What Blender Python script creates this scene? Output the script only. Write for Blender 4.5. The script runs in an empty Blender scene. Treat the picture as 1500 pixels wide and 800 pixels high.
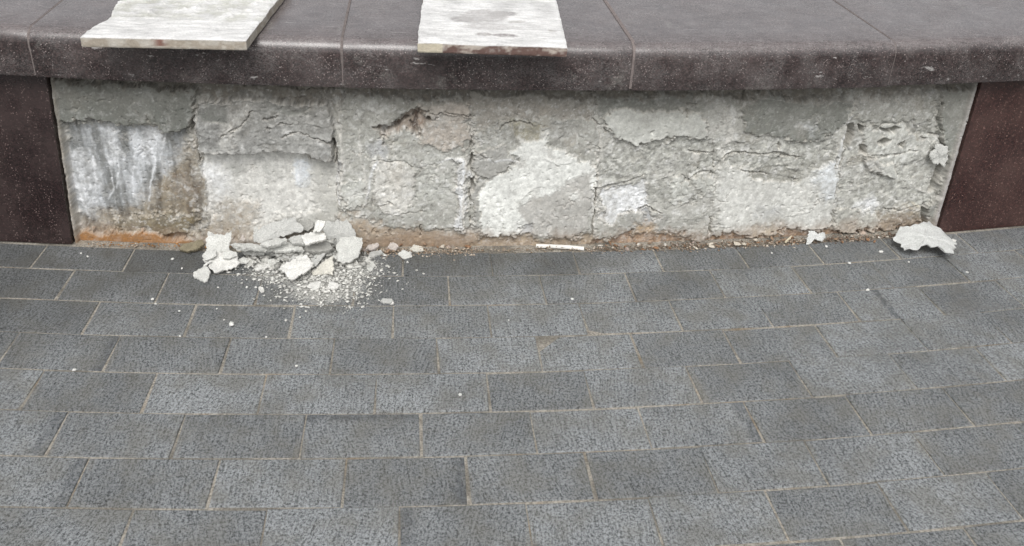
import bpy, bmesh, math
import numpy as np
from mathutils import Matrix, Vector

# ------------------------------------------------------------------ scene, camera, light
scn = bpy.context.scene
col = scn.collection
R = 8.2112                       # radius of the curved plinth (cladding face); circle centre at (0, R)
CAM = {'back': (-0.097609, -0.841438, 0.531464), 'lens': 35.71, 'loc': (0, -1.7724, 1.0687), 'right': (0.995223, -0.083462, 0.050643), 'up': (0.001745, 0.533869, 0.845566)}
cam = bpy.data.objects.new('camera', bpy.data.cameras.new('camera'))
col.objects.link(cam)
r_, u_, b_ = Vector(CAM['right']), Vector(CAM['up']), Vector(CAM['back'])
cam.matrix_world = Matrix(((r_.x, u_.x, b_.x, CAM['loc'][0]), (r_.y, u_.y, b_.y, CAM['loc'][1]),
                           (r_.z, u_.z, b_.z, CAM['loc'][2]), (0, 0, 0, 1)))
cam.data.sensor_width = 36.0
cam.data.lens = CAM['lens']
cam.data.clip_start = 0.02
cam.data.clip_end = 400
scn.camera = cam

SUN_EL, SUN_AZ = math.radians(53), math.radians(188)     # azimuth from +y, clockwise: behind the camera
world = bpy.data.worlds.new('World')
scn.world = world
world.use_nodes = True
wn = world.node_tree
wn.nodes.clear()
sky = wn.nodes.new('ShaderNodeTexSky')
sky.sky_type = 'NISHITA'
sky.sun_disc = False
sky.sun_elevation = SUN_EL
sky.sun_rotation = SUN_AZ
sky.air_density, sky.dust_density, sky.ozone_density = 1.0, 4.0, 1.0
hs = wn.nodes.new('ShaderNodeHueSaturation')             # a grey overcast sky
hs.inputs['Saturation'].default_value = 0.16
bg = wn.nodes.new('ShaderNodeBackground')
bg.inputs['Strength'].default_value = 0.15
wo = wn.nodes.new('ShaderNodeOutputWorld')
wn.links.new(sky.outputs[0], hs.inputs['Color'])
wn.links.new(hs.outputs[0], bg.inputs['Color'])
wn.links.new(bg.outputs[0], wo.inputs[0])

sun = bpy.data.objects.new('sun', bpy.data.lights.new('sun', 'SUN'))
col.objects.link(sun)
sun.data.energy = 1.6
sun.data.angle = math.radians(32)
sun.data.color = (1.0, 0.985, 0.965)
sd = Vector((math.sin(SUN_AZ) * math.cos(SUN_EL), math.cos(SUN_AZ) * math.cos(SUN_EL), math.sin(SUN_EL)))
sun.rotation_euler = sd.to_track_quat('Z', 'Y').to_euler()
sun.location = sd * 20

scn.render.engine = 'CYCLES'
scn.view_settings.view_transform = 'Standard'
scn.view_settings.look = 'None'
scn.view_settings.gamma = 1.0
scn.view_settings.use_curve_mapping = False
scn.view_settings.exposure = 0.14

# ------------------------------------------------------------------ helpers
def lin(r, g, b):
    f = lambda c: c / 12.92 if c <= .04045 else ((c + .055) / 1.055) ** 2.4
    return np.array([f(r / 255), f(g / 255), f(b / 255)])

def pt(s, r, z):                       # arc length along the face, offset outward from it, height
    th = s / R
    return ((R + r) * math.sin(th), R - (R + r) * math.cos(th), z)

def hash2(ix, iy, seed):
    h = (ix.astype(np.int64) * 374761393 + iy.astype(np.int64) * 668265263 + seed * 974634777) & 0xFFFFFFFF
    h = ((h ^ (h >> 13)) * 1274126177) & 0xFFFFFFFF
    h = ((h ^ (h >> 16)) * 2246822519) & 0xFFFFFFFF
    return ((h ^ (h >> 15)) & 0xFFFFFF) / float(0xFFFFFF)

def perlin(x, y, seed=0):
    ix, iy = np.floor(x), np.floor(y)
    fx, fy = x - ix, y - iy
    ux, uy = fx * fx * fx * (fx * (fx * 6 - 15) + 10), fy * fy * fy * (fy * (fy * 6 - 15) + 10)
    def g(a, b):
        t = hash2(ix + a, iy + b, seed) * 2 * math.pi
        return np.cos(t) * (fx - a) + np.sin(t) * (fy - b)
    return 1.5 * ((g(0, 0) * (1 - ux) + g(1, 0) * ux) * (1 - uy) + (g(0, 1) * (1 - ux) + g(1, 1) * ux) * uy)

def fbm(x, y, freq, octs=4, seed=0, gain=.5, ridged=False):
    o, a, n = 0, 1, 0
    for i in range(octs):
        v = perlin(x * freq + 17.3 * i, y * freq - 9.1 * i, seed + i * 31)
        o = o + a * ((1 - 2 * np.abs(v)) if ridged else v)
        n += a; a *= gain; freq *= 2.03
    return o / n

def worley(x, y, seed):                # nearest-cell id and distance to the cell border
    ix, iy = np.floor(x), np.floor(y)
    d1 = np.full(x.shape, 9.); d2 = np.full(x.shape, 9.); idv = np.zeros(x.shape)
    for a in (-1, 0, 1):
        for b in (-1, 0, 1):
            cx, cy = ix + a, iy + b
            d = np.hypot(cx + hash2(cx, cy, seed) - x, cy + hash2(cx, cy, seed + 1) - y)
            n = d < d1
            d2 = np.where(n, d1, np.minimum(d2, d)); idv = np.where(n, hash2(cx, cy, seed + 2), idv); d1 = np.where(n, d, d1)
    return idv, d2 - d1

def sstep(a, b, x):
    t = np.clip((x - a) / (b - a), 0, 1)
    return t * t * (3 - 2 * t)

def sdf_poly(px, py, poly):            # negative inside
    d = np.full(px.shape, 1e9); inside = np.zeros(px.shape, bool)
    n = len(poly)
    for i in range(n):
        ax, ay = poly[i]; bx, by = poly[(i + 1) % n]
        ex, ey = bx - ax, by - ay
        t = np.clip(((px - ax) * ex + (py - ay) * ey) / (ex * ex + ey * ey + 1e-12), 0, 1)
        d = np.minimum(d, (px - ax - t * ex) ** 2 + (py - ay - t * ey) ** 2)
        c = ((ay > py) != (by > py)) & (px < (bx - ax) * (py - ay) / (by - ay + 1e-12) + ax)
        inside ^= c
    d = np.sqrt(d)
    return np.where(inside, -d, d)

def dist_line(px, py, pts):
    d = np.full(px.shape, 1e9); tt = np.zeros(px.shape); n = len(pts) - 1
    for i in range(n):
        ax, ay = pts[i]; bx, by = pts[i + 1]
        ex, ey = bx - ax, by - ay
        t = np.clip(((px - ax) * ex + (py - ay) * ey) / (ex * ex + ey * ey + 1e-12), 0, 1)
        q = (px - ax - t * ex) ** 2 + (py - ay - t * ey) ** 2
        tt = np.where(q < d, (i + t) / n, tt); d = np.minimum(d, q)
    return np.sqrt(d), tt

class NT:                              # small node-tree builder
    def __init__(self, name):
        self.m = bpy.data.materials.new(name); self.m.use_nodes = True
        self.t = self.m.node_tree; self.t.nodes.clear()
    def n(self, typ, props=None, **inp):
        nd = self.t.nodes.new('ShaderNode' + typ)
        for k, v in (props or {}).items(): setattr(nd, k, v)
        for k, v in inp.items():
            key = k.replace('_', ' ')
            if key.startswith('i') and key[1:].isdigit(): sock = nd.inputs[int(key[1:])]
            else: sock = nd.inputs[key]
            self.set(sock, v)
        return nd
    def set(self, sock, v):
        if isinstance(v, bpy.types.NodeSocket): self.t.links.new(v, sock)
        elif isinstance(v, bpy.types.Node): self.t.links.new(v.outputs[0], sock)
        else: sock.default_value = v
    def math(self, op, a, b=0.0, clamp=False):
        return self.n('Math', dict(operation=op, use_clamp=clamp), i0=a, i1=b).outputs[0]
    def mix(self, f, a, b, mode='MIX'):
        nd = self.t.nodes.new('ShaderNodeMix'); nd.data_type = 'RGBA'; nd.blend_type = mode
        self.set(nd.inputs[0], f)
        for s, v in ((nd.inputs[6], a), (nd.inputs[7], b)):
            self.set(s, v if not isinstance(v, (tuple, list, np.ndarray)) else (*[float(c) for c in v][:3], 1))
        return nd.outputs[2]
    def ramp(self, f, a, b, lo=0.0, hi=1.0):
        return self.n('MapRange', dict(interpolation_type='SMOOTHSTEP'), Value=f, From_Min=a, From_Max=b, To_Min=lo, To_Max=hi).outputs[0]
    def noise(self, vec, scale, detail=3.0, rough=.55):
        return self.n('TexNoise', Vector=vec, Scale=scale, Detail=detail, Roughness=rough).outputs[0]
    def mapv(self, vec, scale=(1, 1, 1), rot=(0, 0, 0)):
        return self.n('Mapping', Vector=vec, Scale=scale, Rotation=rot).outputs[0]
    def done(self, base, rough=.8, bump=None, dist=.001, strength=1.0, spec=.5):
        b = self.n('BsdfPrincipled')
        self.set(b.inputs['Base Color'], base if not isinstance(base, (tuple, list, np.ndarray)) else (*[float(c) for c in base][:3], 1))
        self.set(b.inputs['Roughness'], rough); self.set(b.inputs['Specular IOR Level'], spec)
        if bump is not None:
            self.set(b.inputs['Normal'], self.n('Bump', Strength=strength, Distance=dist, Height=bump).outputs[0])
        self.t.links.new(b.outputs[0], self.n('OutputMaterial').inputs[0])
        return self.m

def link(name, me, m=None, parent=None, smooth=False, kind=None, label=None, cat=None, grp=None, loc=None, rot=None):
    o = bpy.data.objects.new(name, me); col.objects.link(o)
    if me is not None and m is not None and not me.materials: me.materials.append(m)
    if me is not None and smooth: me.polygons.foreach_set('use_smooth', [True] * len(me.polygons))
    if parent is not None: o.parent = parent
    if kind: o['kind'] = kind
    if label: o['label'] = label
    if cat: o['category'] = cat
    if grp: o['group'] = grp
    if loc is not None: o.location = loc
    if rot is not None: o.rotation_euler = rot
    return o

def mesh(name, v, f, cols=None):
    me = bpy.data.meshes.new(name)
    v = np.asarray(v, dtype=np.float32)
    if isinstance(f, np.ndarray):
        me.vertices.add(len(v)); me.vertices.foreach_set('co', v.ravel())
        k = f.shape[1]
        me.loops.add(f.size); me.loops.foreach_set('vertex_index', f.ravel().astype(np.int32))
        me.polygons.add(len(f))
        me.polygons.foreach_set('loop_start', np.arange(0, f.size, k, dtype=np.int32))
        me.update(calc_edges=True)
    else:
        me.from_pydata([tuple(map(float, p)) for p in v], [], f); me.update()
    if cols is not None:
        at = me.color_attributes.new('col', 'FLOAT_COLOR', 'POINT')
        c4 = np.ones((len(v), 4), np.float32); c4[:, :3] = cols
        at.data.foreach_set('color', c4.ravel())
    me.validate()
    return me

def grid_faces(nu, nv):
    a = np.arange((nu - 1) * (nv - 1)); i = a // (nv - 1); j = a % (nv - 1)
    k = i * nv + j
    return np.stack([k, k + nv, k + nv + 1, k + 1], 1)

# ------------------------------------------------------------------ materials
def m_paver():
    t = NT('flamed_granite_paver')
    tc = t.n('TexCoord').outputs['Object']
    oi = t.n('ObjectInfo').outputs['Random']
    gpos = t.n('NewGeometry').outputs['Position']
    off = t.n('CombineXYZ', X=t.math('MULTIPLY', oi, 37.0), Y=t.math('MULTIPLY', oi, 91.0), Z=0.0).outputs[0]
    v = t.n('VectorMath', dict(operation='ADD'), i0=tc, i1=off).outputs[0]
    at = lambda nme: t.n('Attribute', dict(attribute_type='OBJECT', attribute_name=nme)).outputs['Fac']
    vr = t.n('VectorRotate', dict(rotation_type='Z_AXIS'), Vector=v, Angle=at('grain_angle')).outputs[0]
    vs = t.mapv(vr, (1.15, .9, 1))
    g1 = t.noise(vs, 225, 5, .78)                                        # crystal blotches
    g2 = t.noise(v, 620, 3, .6)                                           # fine grain
    st = t.noise(t.mapv(vr, (330, 22, 1)), 1.0, 3, .6)                    # tool streaks
    lg = t.noise(gpos, 7, 4, .6)                                          # broad dirt
    f = t.math('ADD', t.math('MULTIPLY', g1, .62), t.math('MULTIPLY', g2, .29))
    f = t.math('ADD', f, t.math('MULTIPLY', st, .17))
    f = t.ramp(f, .44, .61)
    c = t.mix(f, lin(42, 45, 47), lin(144, 147, 148))
    fl = t.ramp(t.noise(vs, 330, 2, .5), .62, .74)
    c = t.mix(t.math('MULTIPLY', fl, .5), c, lin(172, 173, 170))
    dk = t.ramp(t.noise(v, 150, 3, .6), .60, .72)
    c = t.mix(t.math('MULTIPLY', dk, .45), c, lin(38, 41, 43))
    br = t.math('MULTIPLY', t.ramp(oi, 0, 1, .86, 1.13), t.ramp(lg, .3, .7, .86, 1.12))
    c = t.mix(1.0, c, t.n('CombineColor', Red=br, Green=br, Blue=br).outputs[0], 'MULTIPLY')
    # brown-grey dirt near the plinth and in patches, bluish stone further out
    sep = t.n('SeparateXYZ', Vector=gpos)
    dirt = t.math('MULTIPLY', t.ramp(t.noise(gpos, 16, 4, .6), .40, .68), .42)
    c = t.mix(dirt, c, lin(104, 101, 92))
    dmp = t.math('ADD', t.math('MULTIPLY', sep.outputs[1], 1.3), t.math('MULTIPLY', sep.outputs[0], -.28))
    dmp = t.ramp(t.math('ADD', dmp, t.math('MULTIPLY', t.noise(gpos, 5, 4, .6), .55)), -.12, .34)
    c = t.mix(t.math('MULTIPLY', dmp, .46), c, lin(48, 47, 44))
    # joint sand rubbed on to the edges
    so = t.n('SeparateXYZ', Vector=tc)
    ex = t.math('ABSOLUTE', so.outputs[0]); ey = t.math('ABSOLUTE', so.outputs[1])
    wob = t.math('MULTIPLY', t.math('SUBTRACT', t.noise(v, 60, 3, .6), .5), .008)
    em = t.math('MAXIMUM', t.ramp(t.math('ADD', ex, wob), .083, .0865), t.ramp(t.math('ADD', ey, wob), .0475, .0512))
    em = t.math('MULTIPLY', em, t.ramp(t.noise(gpos, 11, 2, .5), .45, .62, 0, .14))
    c = t.mix(em, c, lin(138, 131, 116))
    # old dark stains along single edges
    wob2 = t.math('MULTIPLY', t.math('SUBTRACT', t.noise(v, 40, 3, .6), .5), .02)
    x, y = t.math('ADD', so.outputs[0], wob2), t.math('ADD', so.outputs[1], wob2)
    stn = t.math('MULTIPLY', t.ramp(y, .024, .042, 0, .9), at('stain_far'))
    stn = t.math('MAXIMUM', stn, t.math('MULTIPLY', t.ramp(x, .062, .080, 0, .75), at('stain_right')))
    stn = t.math('MAXIMUM', stn, t.math('MULTIPLY', t.ramp(t.math('MULTIPLY', x, -1.0), .062, .080, 0, .75), at('stain_left')))
    stn = t.math('MAXIMUM', stn, t.math('MULTIPLY', t.ramp(t.math('ABSOLUTE', t.math('ADD', x, .01)), .010, .004), at('stain_mid')))
    c = t.mix(t.math('MULTIPLY', stn, t.ramp(t.noise(v, 70, 3, .6), .35, .6, .2, .62)), c, lin(58, 61, 66))
    # mortar dust fallen round the rubble heap
    def dust(cx, cy, rx, ry):
        dx = t.math('DIVIDE', t.math('SUBTRACT', sep.outputs[0], cx), rx)
        dy = t.math('DIVIDE', t.math('SUBTRACT', sep.outputs[1], cy), ry)
        return t.math('ADD', t.math('MULTIPLY', dx, dx), t.math('MULTIPLY', dy, dy))
    d = t.math('MINIMUM', dust(-.19, -.06, .15, .085), dust(-.165, -.125, .09, .075))
    d = t.ramp(d, 1.25, .1)
    sp = t.ramp(t.math('ADD', t.noise(gpos, 240, 4, .7), t.math('MULTIPLY', d, .26)), .58, .76)
    c = t.mix(t.math('MULTIPLY', t.math('MULTIPLY', t.math('MAXIMUM', sp, t.math('MULTIPLY', d, .38)), d), .78), c, lin(205, 204, 198))
    h = t.math('ADD', t.math('MULTIPLY', g1, .7), t.math('ADD', t.math('MULTIPLY', g2, .45), t.math('MULTIPLY', st, .14)))
    return t.done(c, t.math('ADD', t.ramp(g1, .3, .7, .50, .72), t.ramp(lg, .35, .65, -.08, .10)), h, .0016, .8, .35)

def m_sand():
    t = NT('joint_sand')
    g = t.n('NewGeometry').outputs['Position']
    c = t.mix(t.ramp(t.noise(g, 300, 4, .7), .35, .65), lin(124, 119, 110), lin(182, 176, 165))
    c = t.mix(t.ramp(t.noise(g, 9, 3, .6), .46, .62, 0, .55), c, lin(92, 89, 82))
    c = t.mix(t.math('MULTIPLY', t.ramp(t.noise(g, 14, 2, .6), .58, .7), .3), c, lin(150, 124, 88))
    return t.done(c, .95, t.noise(g, 900, 3, .6), .002, 1, .2)

def m_ground():
    t = NT('far_paving')
    g = t.n('NewGeometry').outputs['Position']
    br = t.n('TexBrick', Vector=g, Scale=1.0, Mortar_Size=.002, Brick_Width=.172, Row_Height=.103,
             Color1=(.10, .105, .108, 1), Color2=(.13, .135, .137, 1), Mortar=(.2, .18, .15, 1)).outputs[0]
    c = t.mix(t.ramp(t.noise(g, 160, 4, .7), .35, .65), lin(60, 63, 64), br)
    return t.done(c, .8, t.noise(g, 300, 3, .6), .002, .6, .3)

def m_granite(name, dark, mid, light, rough, scum=0.0):
    t = NT(name)
    geo = t.n('NewGeometry')
    g = geo.outputs['Position']
    vo = t.n('TexVoronoi', dict(feature='F1'), Vector=g, Scale=430.0)
    w = t.n('SeparateColor', Color=vo.outputs['Color'])
    c = t.mix(t.ramp(w.outputs[0], .3, .9), dark, mid)
    c = t.mix(t.math('MULTIPLY', t.ramp(w.outputs[1], .87, .94), t.ramp(vo.outputs['Distance'], .55, .2)), c, light)
    n1 = t.noise(g, 240, 4, .7)
    c = t.mix(t.ramp(n1, .35, .62), t.mix(.55, c, dark), c)
    big = t.noise(g, 9, 5, .65)
    c = t.mix(t.ramp(big, .35, .7, 0, .12), c, light)
    rr = t.math('ADD', rough, t.math('MULTIPLY', t.math('SUBTRACT', big, .5), .25))
    if scum:
        up = t.ramp(t.n('SeparateXYZ', Vector=geo.outputs['Normal']).outputs[2], .25, .85)      # dusty upward faces, painted paler still for the sky's sheen
        s1 = t.ramp(t.noise(g, 22, 6, .72), .34, .74)
        s2 = t.ramp(t.noise(t.mapv(g, (.5, 1.3, 1)), 620, 3, .7), .36, .64)
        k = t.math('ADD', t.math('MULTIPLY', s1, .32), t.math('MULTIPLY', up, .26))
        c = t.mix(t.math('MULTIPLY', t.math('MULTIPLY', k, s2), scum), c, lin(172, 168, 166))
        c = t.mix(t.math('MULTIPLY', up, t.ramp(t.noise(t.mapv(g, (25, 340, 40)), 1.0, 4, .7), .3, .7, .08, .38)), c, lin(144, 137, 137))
        lime = t.math('MULTIPLY', t.ramp(t.noise(g, 15, 6, .75), .58, .70), t.ramp(s2, 0, 1, .4, 1))
        c = t.mix(t.math('MULTIPLY', lime, scum * .30), c, lin(158, 156, 150))
        scr = t.ramp(t.noise(t.mapv(g, (14, 190, 60), (0, 0, .35)), 1.0, 4, .75), .64, .70)
        c = t.mix(t.math('MULTIPLY', scr, scum * .6), c, lin(196, 193, 190))
        wh = t.ramp(t.noise(g, 130, 3, .7), .71, .76)
        c = t.mix(t.math('MULTIPLY', wh, .12), c, lin(205, 203, 200))
        rr = t.math('ADD', rr, t.math('MULTIPLY', t.math('SUBTRACT', t.noise(g, 14, 4, .7), .45), .5))
    return t.done(c, rr, t.math('ADD', t.math('MULTIPLY', n1, .5), t.noise(g, 900, 2, .6)), .0003 if scum else .0001, .5, .55)

def m_vcol(name, fine=1100, amt=.12, bump=.00035, rough=.92, mid=260):
    t = NT(name)
    tc = t.n('NewGeometry').outputs['Position']
    a = t.n('Attribute', dict(attribute_name='col')).outputs['Color']
    f = t.noise(tc, fine, 4, .7); g = t.noise(tc, mid, 4, .65)
    k = t.math('ADD', t.ramp(f, .3, .7, 1 - amt, 1 + amt * .8), t.ramp(g, .3, .7, -amt * .7, amt * .7))
    c = t.mix(1.0, a, t.n('CombineColor', Red=k, Green=k, Blue=k).outputs[0], 'MULTIPLY')
    return t.done(c, rough, t.math('ADD', t.math('MULTIPLY', g, .8), t.math('MULTIPLY', f, .5)), bump, .8, .25)

def m_plain(name, c, rough=.9, amt=.25, bump=.001):
    t = NT(name)
    g = t.n('NewGeometry').outputs['Position']
    f = t.noise(g, 420, 5, .7); b = t.noise(g, 60, 4, .6)
    cc = t.mix(t.ramp(f, .3, .7), np.array(c) * (1 - amt), np.minimum(np.array(c) * (1 + amt), .9))
    cc = t.mix(t.math('MULTIPLY', t.ramp(b, .45, .7), .35), cc, np.array(c) * .62)
    return t.done(cc, rough, t.math('ADD', f, b), bump, .8, .25)

M_PAVER, M_SAND, M_GROUND = m_paver(), m_sand(), m_ground()
M_CLAD_L = m_granite('polished_maroon_granite', lin(29, 20, 20), lin(50, 36, 36), lin(132, 114, 110), .26)
M_CLAD_R = m_granite('polished_red_brown_granite', lin(42, 26, 25), lin(70, 45, 42), lin(150, 122, 112), .30)
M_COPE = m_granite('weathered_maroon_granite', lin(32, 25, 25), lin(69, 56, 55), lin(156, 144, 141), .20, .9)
M_GROUT = m_plain('grey_joint_grout', lin(112, 104, 101))
M_GROUT_PALE = m_plain('pale_joint_grout', lin(122, 113, 110))
M_WALL = m_vcol('old_bedding_mortar')
M_SLAB = m_vcol('rough_white_mortar_back', 800, .10, .0016)
M_CRUMB = m_vcol('mortar_crumbs', 900, .15, .0004)
M_CORE = m_plain('core_concrete', lin(110, 104, 96))
M_SOIL = m_plain('dark_soil', lin(70, 58, 46))
TONES = dict(pale=(204, 204, 199), white=(217, 216, 211), grey=(186, 186, 182), greypale=(197, 197, 192), greydark=(158, 157, 152),
             cream=(206, 203, 193), palerough=(196, 196, 191), palecool=(198, 199, 196), palepink=(188, 180, 173), olive=(132, 124, 104))
M_TONE = {k: m_plain('broken_mortar_' + k, lin(*v), .92, .20, .0024) for k, v in TONES.items()}

# ------------------------------------------------------------------ ground and paving
ROW0, ROWW = 0.090, 0.103
gm = mesh('ground', [(-60, -60, -.03), (60, -60, -.03), (60, 60, -.03), (-60, 60, -.03)], [(0, 1, 2, 3)])
link('ground', gm, M_GROUND, kind='structure')
bed_v, bed_f = [], []
NB = 120
for i in range(NB + 1):
    s = -1.5 + 3.5 * i / NB
    bed_v += [pt(s, -.06, -.0018), pt(s, ROW0 + 13 * ROWW, -.0018), pt(s, ROW0 + 13 * ROWW, -.028)]
for i in range(NB):
    for j in range(2):
        a = i * 3 + j; bed_f.append((a, a + 1, a + 4, a + 3))
paving = link('paving', mesh('paving', bed_v, bed_f), M_SAND, kind='structure')

def paver_mesh(seed, L, Wd, H=.022):
    rng = np.random.default_rng(seed)
    me = bpy.data.meshes.new('paver'); bm = bmesh.new()
    bmesh.ops.create_cube(bm, size=1)
    for v in bm.verts:
        v.co.x = v.co.x * L + rng.normal(0, .0006); v.co.y = v.co.y * Wd + rng.normal(0, .0006); v.co.z = (v.co.z - .5) * H
    ed = [e for e in bm.edges if all(v.co.z > -1e-4 for v in e.verts)]
    bmesh.ops.bevel(bm, geom=ed, offset=.0022, segments=2, affect='EDGES', profile=.6)
    bm.to_mesh(me); bm.free()
    return me

JOINTS = {0: [-1.406, -1.234, -1.064, -0.892, -0.72, -0.548, -0.372, -0.196, -0.019, 0.157, 0.329, 0.5, 0.678, 0.842, 1.015, 1.198, 1.368, 1.541, 1.717, 1.892],
 1: [-1.322, -1.147, -0.975, -0.806, -0.635, -0.46, -0.284, -0.107, 0.069, 0.247, 0.418, 0.593, 0.768, 0.941, 1.111, 1.285, 1.458, 1.631, 1.803],
 2: [-1.418, -1.249, -1.083, -0.903, -0.73, -0.556, -0.385, -0.21, -0.034, 0.137, 0.308, 0.48, 0.649, 0.82, 0.991, 1.165, 1.338, 1.509, 1.683, 1.855],
 3: [-1.353, -1.18, -1.006, -0.836, -0.656, -0.49, -0.306, -0.132, 0.042, 0.213, 0.382, 0.552, 0.727, 0.898, 1.064, 1.236, 1.405, 1.587, 1.76],
 4: [-1.264, -1.093, -0.926, -0.754, -0.58, -0.402, -0.232, -0.058, 0.12, 0.281, 0.454, 0.637, 0.821, 0.988, 1.16, 1.33, 1.503, 1.67, 1.843],
 5: [-1.371, -1.203, -1.032, -0.859, -0.683, -0.509, -0.336, -0.158, 0.012, 0.179, 0.35, 0.521, 0.693, 0.864, 1.033, 1.208, 1.384, 1.557, 1.726, 1.895],
 6: [-1.304, -1.135, -0.962, -0.783, -0.616, -0.447, -0.268, -0.094, 0.075, 0.247, 0.419, 0.581, 0.757, 0.931, 1.108, 1.28, 1.454, 1.627, 1.795],
 7: [-1.396, -1.228, -1.056, -0.881, -0.708, -0.533, -0.36, -0.189, -0.017, 0.15, 0.318, 0.485, 0.652, 0.821, 0.992, 1.162, 1.335, 1.508, 1.681, 1.85],
 8: [-1.347, -1.175, -1.005, -0.837, -0.668, -0.499, -0.324, -0.151, 0.028, 0.201, 0.377, 0.553, 0.73, 0.905, 1.081, 1.251, 1.425, 1.597, 1.773],
 9: [-1.304, -1.133, -0.962, -0.789, -0.62, -0.45, -0.273, -0.102, 0.072, 0.243, 0.413, 0.578, 0.755, 0.927, 1.106, 1.281, 1.453, 1.623, 1.8],
 10: [-1.38, -1.21, -1.041, -0.869, -0.697, -0.525, -0.351, -0.177, -0.002, 0.172, 0.343, 0.512, 0.682, 0.853, 1.025, 1.194, 1.362, 1.535, 1.702, 1.873],
 11: [-1.282, -1.109, -0.939, -0.766, -0.593, -0.419, -0.251, -0.083, 0.089, 0.263, 0.43, 0.606, 0.778, 0.952, 1.124, 1.295, 1.468, 1.642, 1.814],
 12: [-1.375, -1.199, -1.026, -0.85, -0.683, -0.513, -0.343, -0.174, -0.002, 0.169, 0.344, 0.516, 0.69, 0.856, 1.028, 1.198, 1.375, 1.55, 1.725, 1.896],
 13: [-1.295, -1.123, -0.956, -0.786, -0.618, -0.446, -0.277, -0.095, 0.071, 0.242, 0.415, 0.589, 0.76, 0.931, 1.105, 1.279, 1.45, 1.62, 1.787]}
# pavers with old dark edge stains: (row, s of the paver's centre) -> stain
STAINS = {(5, -.073): 'stain_far', (6, -.01): 'stain_right', (7, .07): 'stain_left', (5, .43): 'stain_right', (3, -.57): 'stain_right', (2, .905): 'stain_mid', (5, -.59): 'stain_right', (6, -.53): 'stain_right'}
rng = np.random.default_rng(11)
pm_cache = {}
for k in range(0, 13):
    js = JOINTS[k]
    r0 = ROW0 + (k - 1) * ROWW if k else 0.004
    r1 = ROW0 + k * ROWW
    depth = (r1 - r0) - (.0038 if k else .004)
    for a, b in zip(js[:-1], js[1:]):
        gap = .0026 + max(0, rng.normal(0, .0010))
        if (k, round(a, 2)) in ((3, -.49), (5, -.51), (6, -.45)): gap += .001
        L = round(((b - a) * (1 + (r0 + r1) / 2 / R) - gap) / .0005) * .0005
        var = int(rng.integers(0, 4))
        key = (k == 0, L, var)
        if key not in pm_cache: pm_cache[key] = paver_mesh(hash(key) % 9999, L, depth)
        sc, rc = (a + b) / 2 + rng.normal(0, .0004), (r0 + r1) / 2 + rng.normal(0, .0005)
        z = rng.normal(0, .0005)
        lip = rng.random()
        th = sc / R
        o = link('paver', pm_cache[key], M_PAVER, paving, loc=pt(sc, rc, z),
                 rot=(rng.normal(0, .006 if lip < .8 else .013), rng.normal(0, .004), th + rng.normal(0, .002)))
        for nme in ('stain_far', 'stain_right', 'stain_left', 'stain_mid'): o[nme] = 0.0
        o['grain_angle'] = float(rng.choice([0.0, 0.0, .10, -.10, .25, -.25]))
        for (kk, ss), nme in STAINS.items():
            if kk == k and abs(ss - sc) < .087: o[nme] = 1.0

# ------------------------------------------------------------------ coping
ZB, ZT = .364, .452
COPE_S = [-1.72, -1.19, -.66, -.123, .402, .915, 1.44, 1.97]
prof = [(-.30, ZB), (.028, ZB), (.0325, ZB + .0015), (.034, ZB + .006), (.034, .426), (.0325, .4345), (.029, .4415), (.0235, .4472), (.017, .4505), (.010, ZT), (-.05, ZT), (-.15, ZT), (-.46, ZT), (-.46, ZB)]
coping = link('stone_coping', None, label='weathered maroon granite coping of long curved stones on top of the plinth', cat='coping')
rng = np.random.default_rng(3)
for a, b in zip(COPE_S[:-1], COPE_S[1:]):
    n = 26; v = []; f = []; K = len(prof)
    dz, dr = rng.normal(0, .0007), rng.normal(0, .0010)
    for i in range(n + 1):
        u = i / n
        s = a + .0011 + (b - a - .0022) * u
        e = .0012 if i in (0, n) else 0
        for r, z in prof:
            v.append(pt(s, r + dr - (e if r > .02 else 0) + .0005 * math.sin(37 * s + 3 * z), z + dz - (e if z > .43 else 0)))
    for i in range(n):
        for j in range(K):
            p, q = i * K + j, i * K + (j + 1) % K
            f.append((p, p + K, q + K, q))
    f += [tuple(range(K)), tuple(n * K + j for j in reversed(range(K)))]
    me = mesh('coping_stone', v, f)
    bm = bmesh.new(); bm.from_mesh(me); bmesh.ops.recalc_face_normals(bm, faces=bm.faces); bm.to_mesh(me); bm.free()
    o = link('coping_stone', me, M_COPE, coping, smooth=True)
    me.set_sharp_from_angle(angle=math.radians(40))
for s in COPE_S[1:-1]:
    v = []; f = []
    pr = [(.0325, ZB + .004), (.0328, .426), (.0312, .434), (.028, .4405), (.0225, .4462), (.016, .4495), (.010, .4508), (-.44, .4508), (-.44, ZB + .004)]
    wd = .0022 if abs(s - .402) > .01 else .0034
    ex = 0 if abs(s - .402) > .01 else .0022
    for sg in (-1, 1):
        for r, z in pr: v.append(pt(s + sg * wd, r + (ex if r > 0.02 else 0), z))
    K = len(pr)
    f = [(j, (j + 1) % K, K + (j + 1) % K, K + j) for j in range(K)] + [tuple(range(K)), tuple(range(2 * K - 1, K - 1, -1))]
    link('joint_grout', mesh('joint_grout', v, f), M_GROUT_PALE if ex else M_GROUT, coping)

# planting bed behind the coping
v = [pt(-2.2 + 4.6 * i / 40, r, .42) for i in range(41) for r in (-.455, -3.2)]
link('planting_bed', mesh('planting_bed', v, [(2 * i, 2 * i + 2, 2 * i + 3, 2 * i + 1) for i in range(40)]), M_SOIL, kind='structure')

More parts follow.
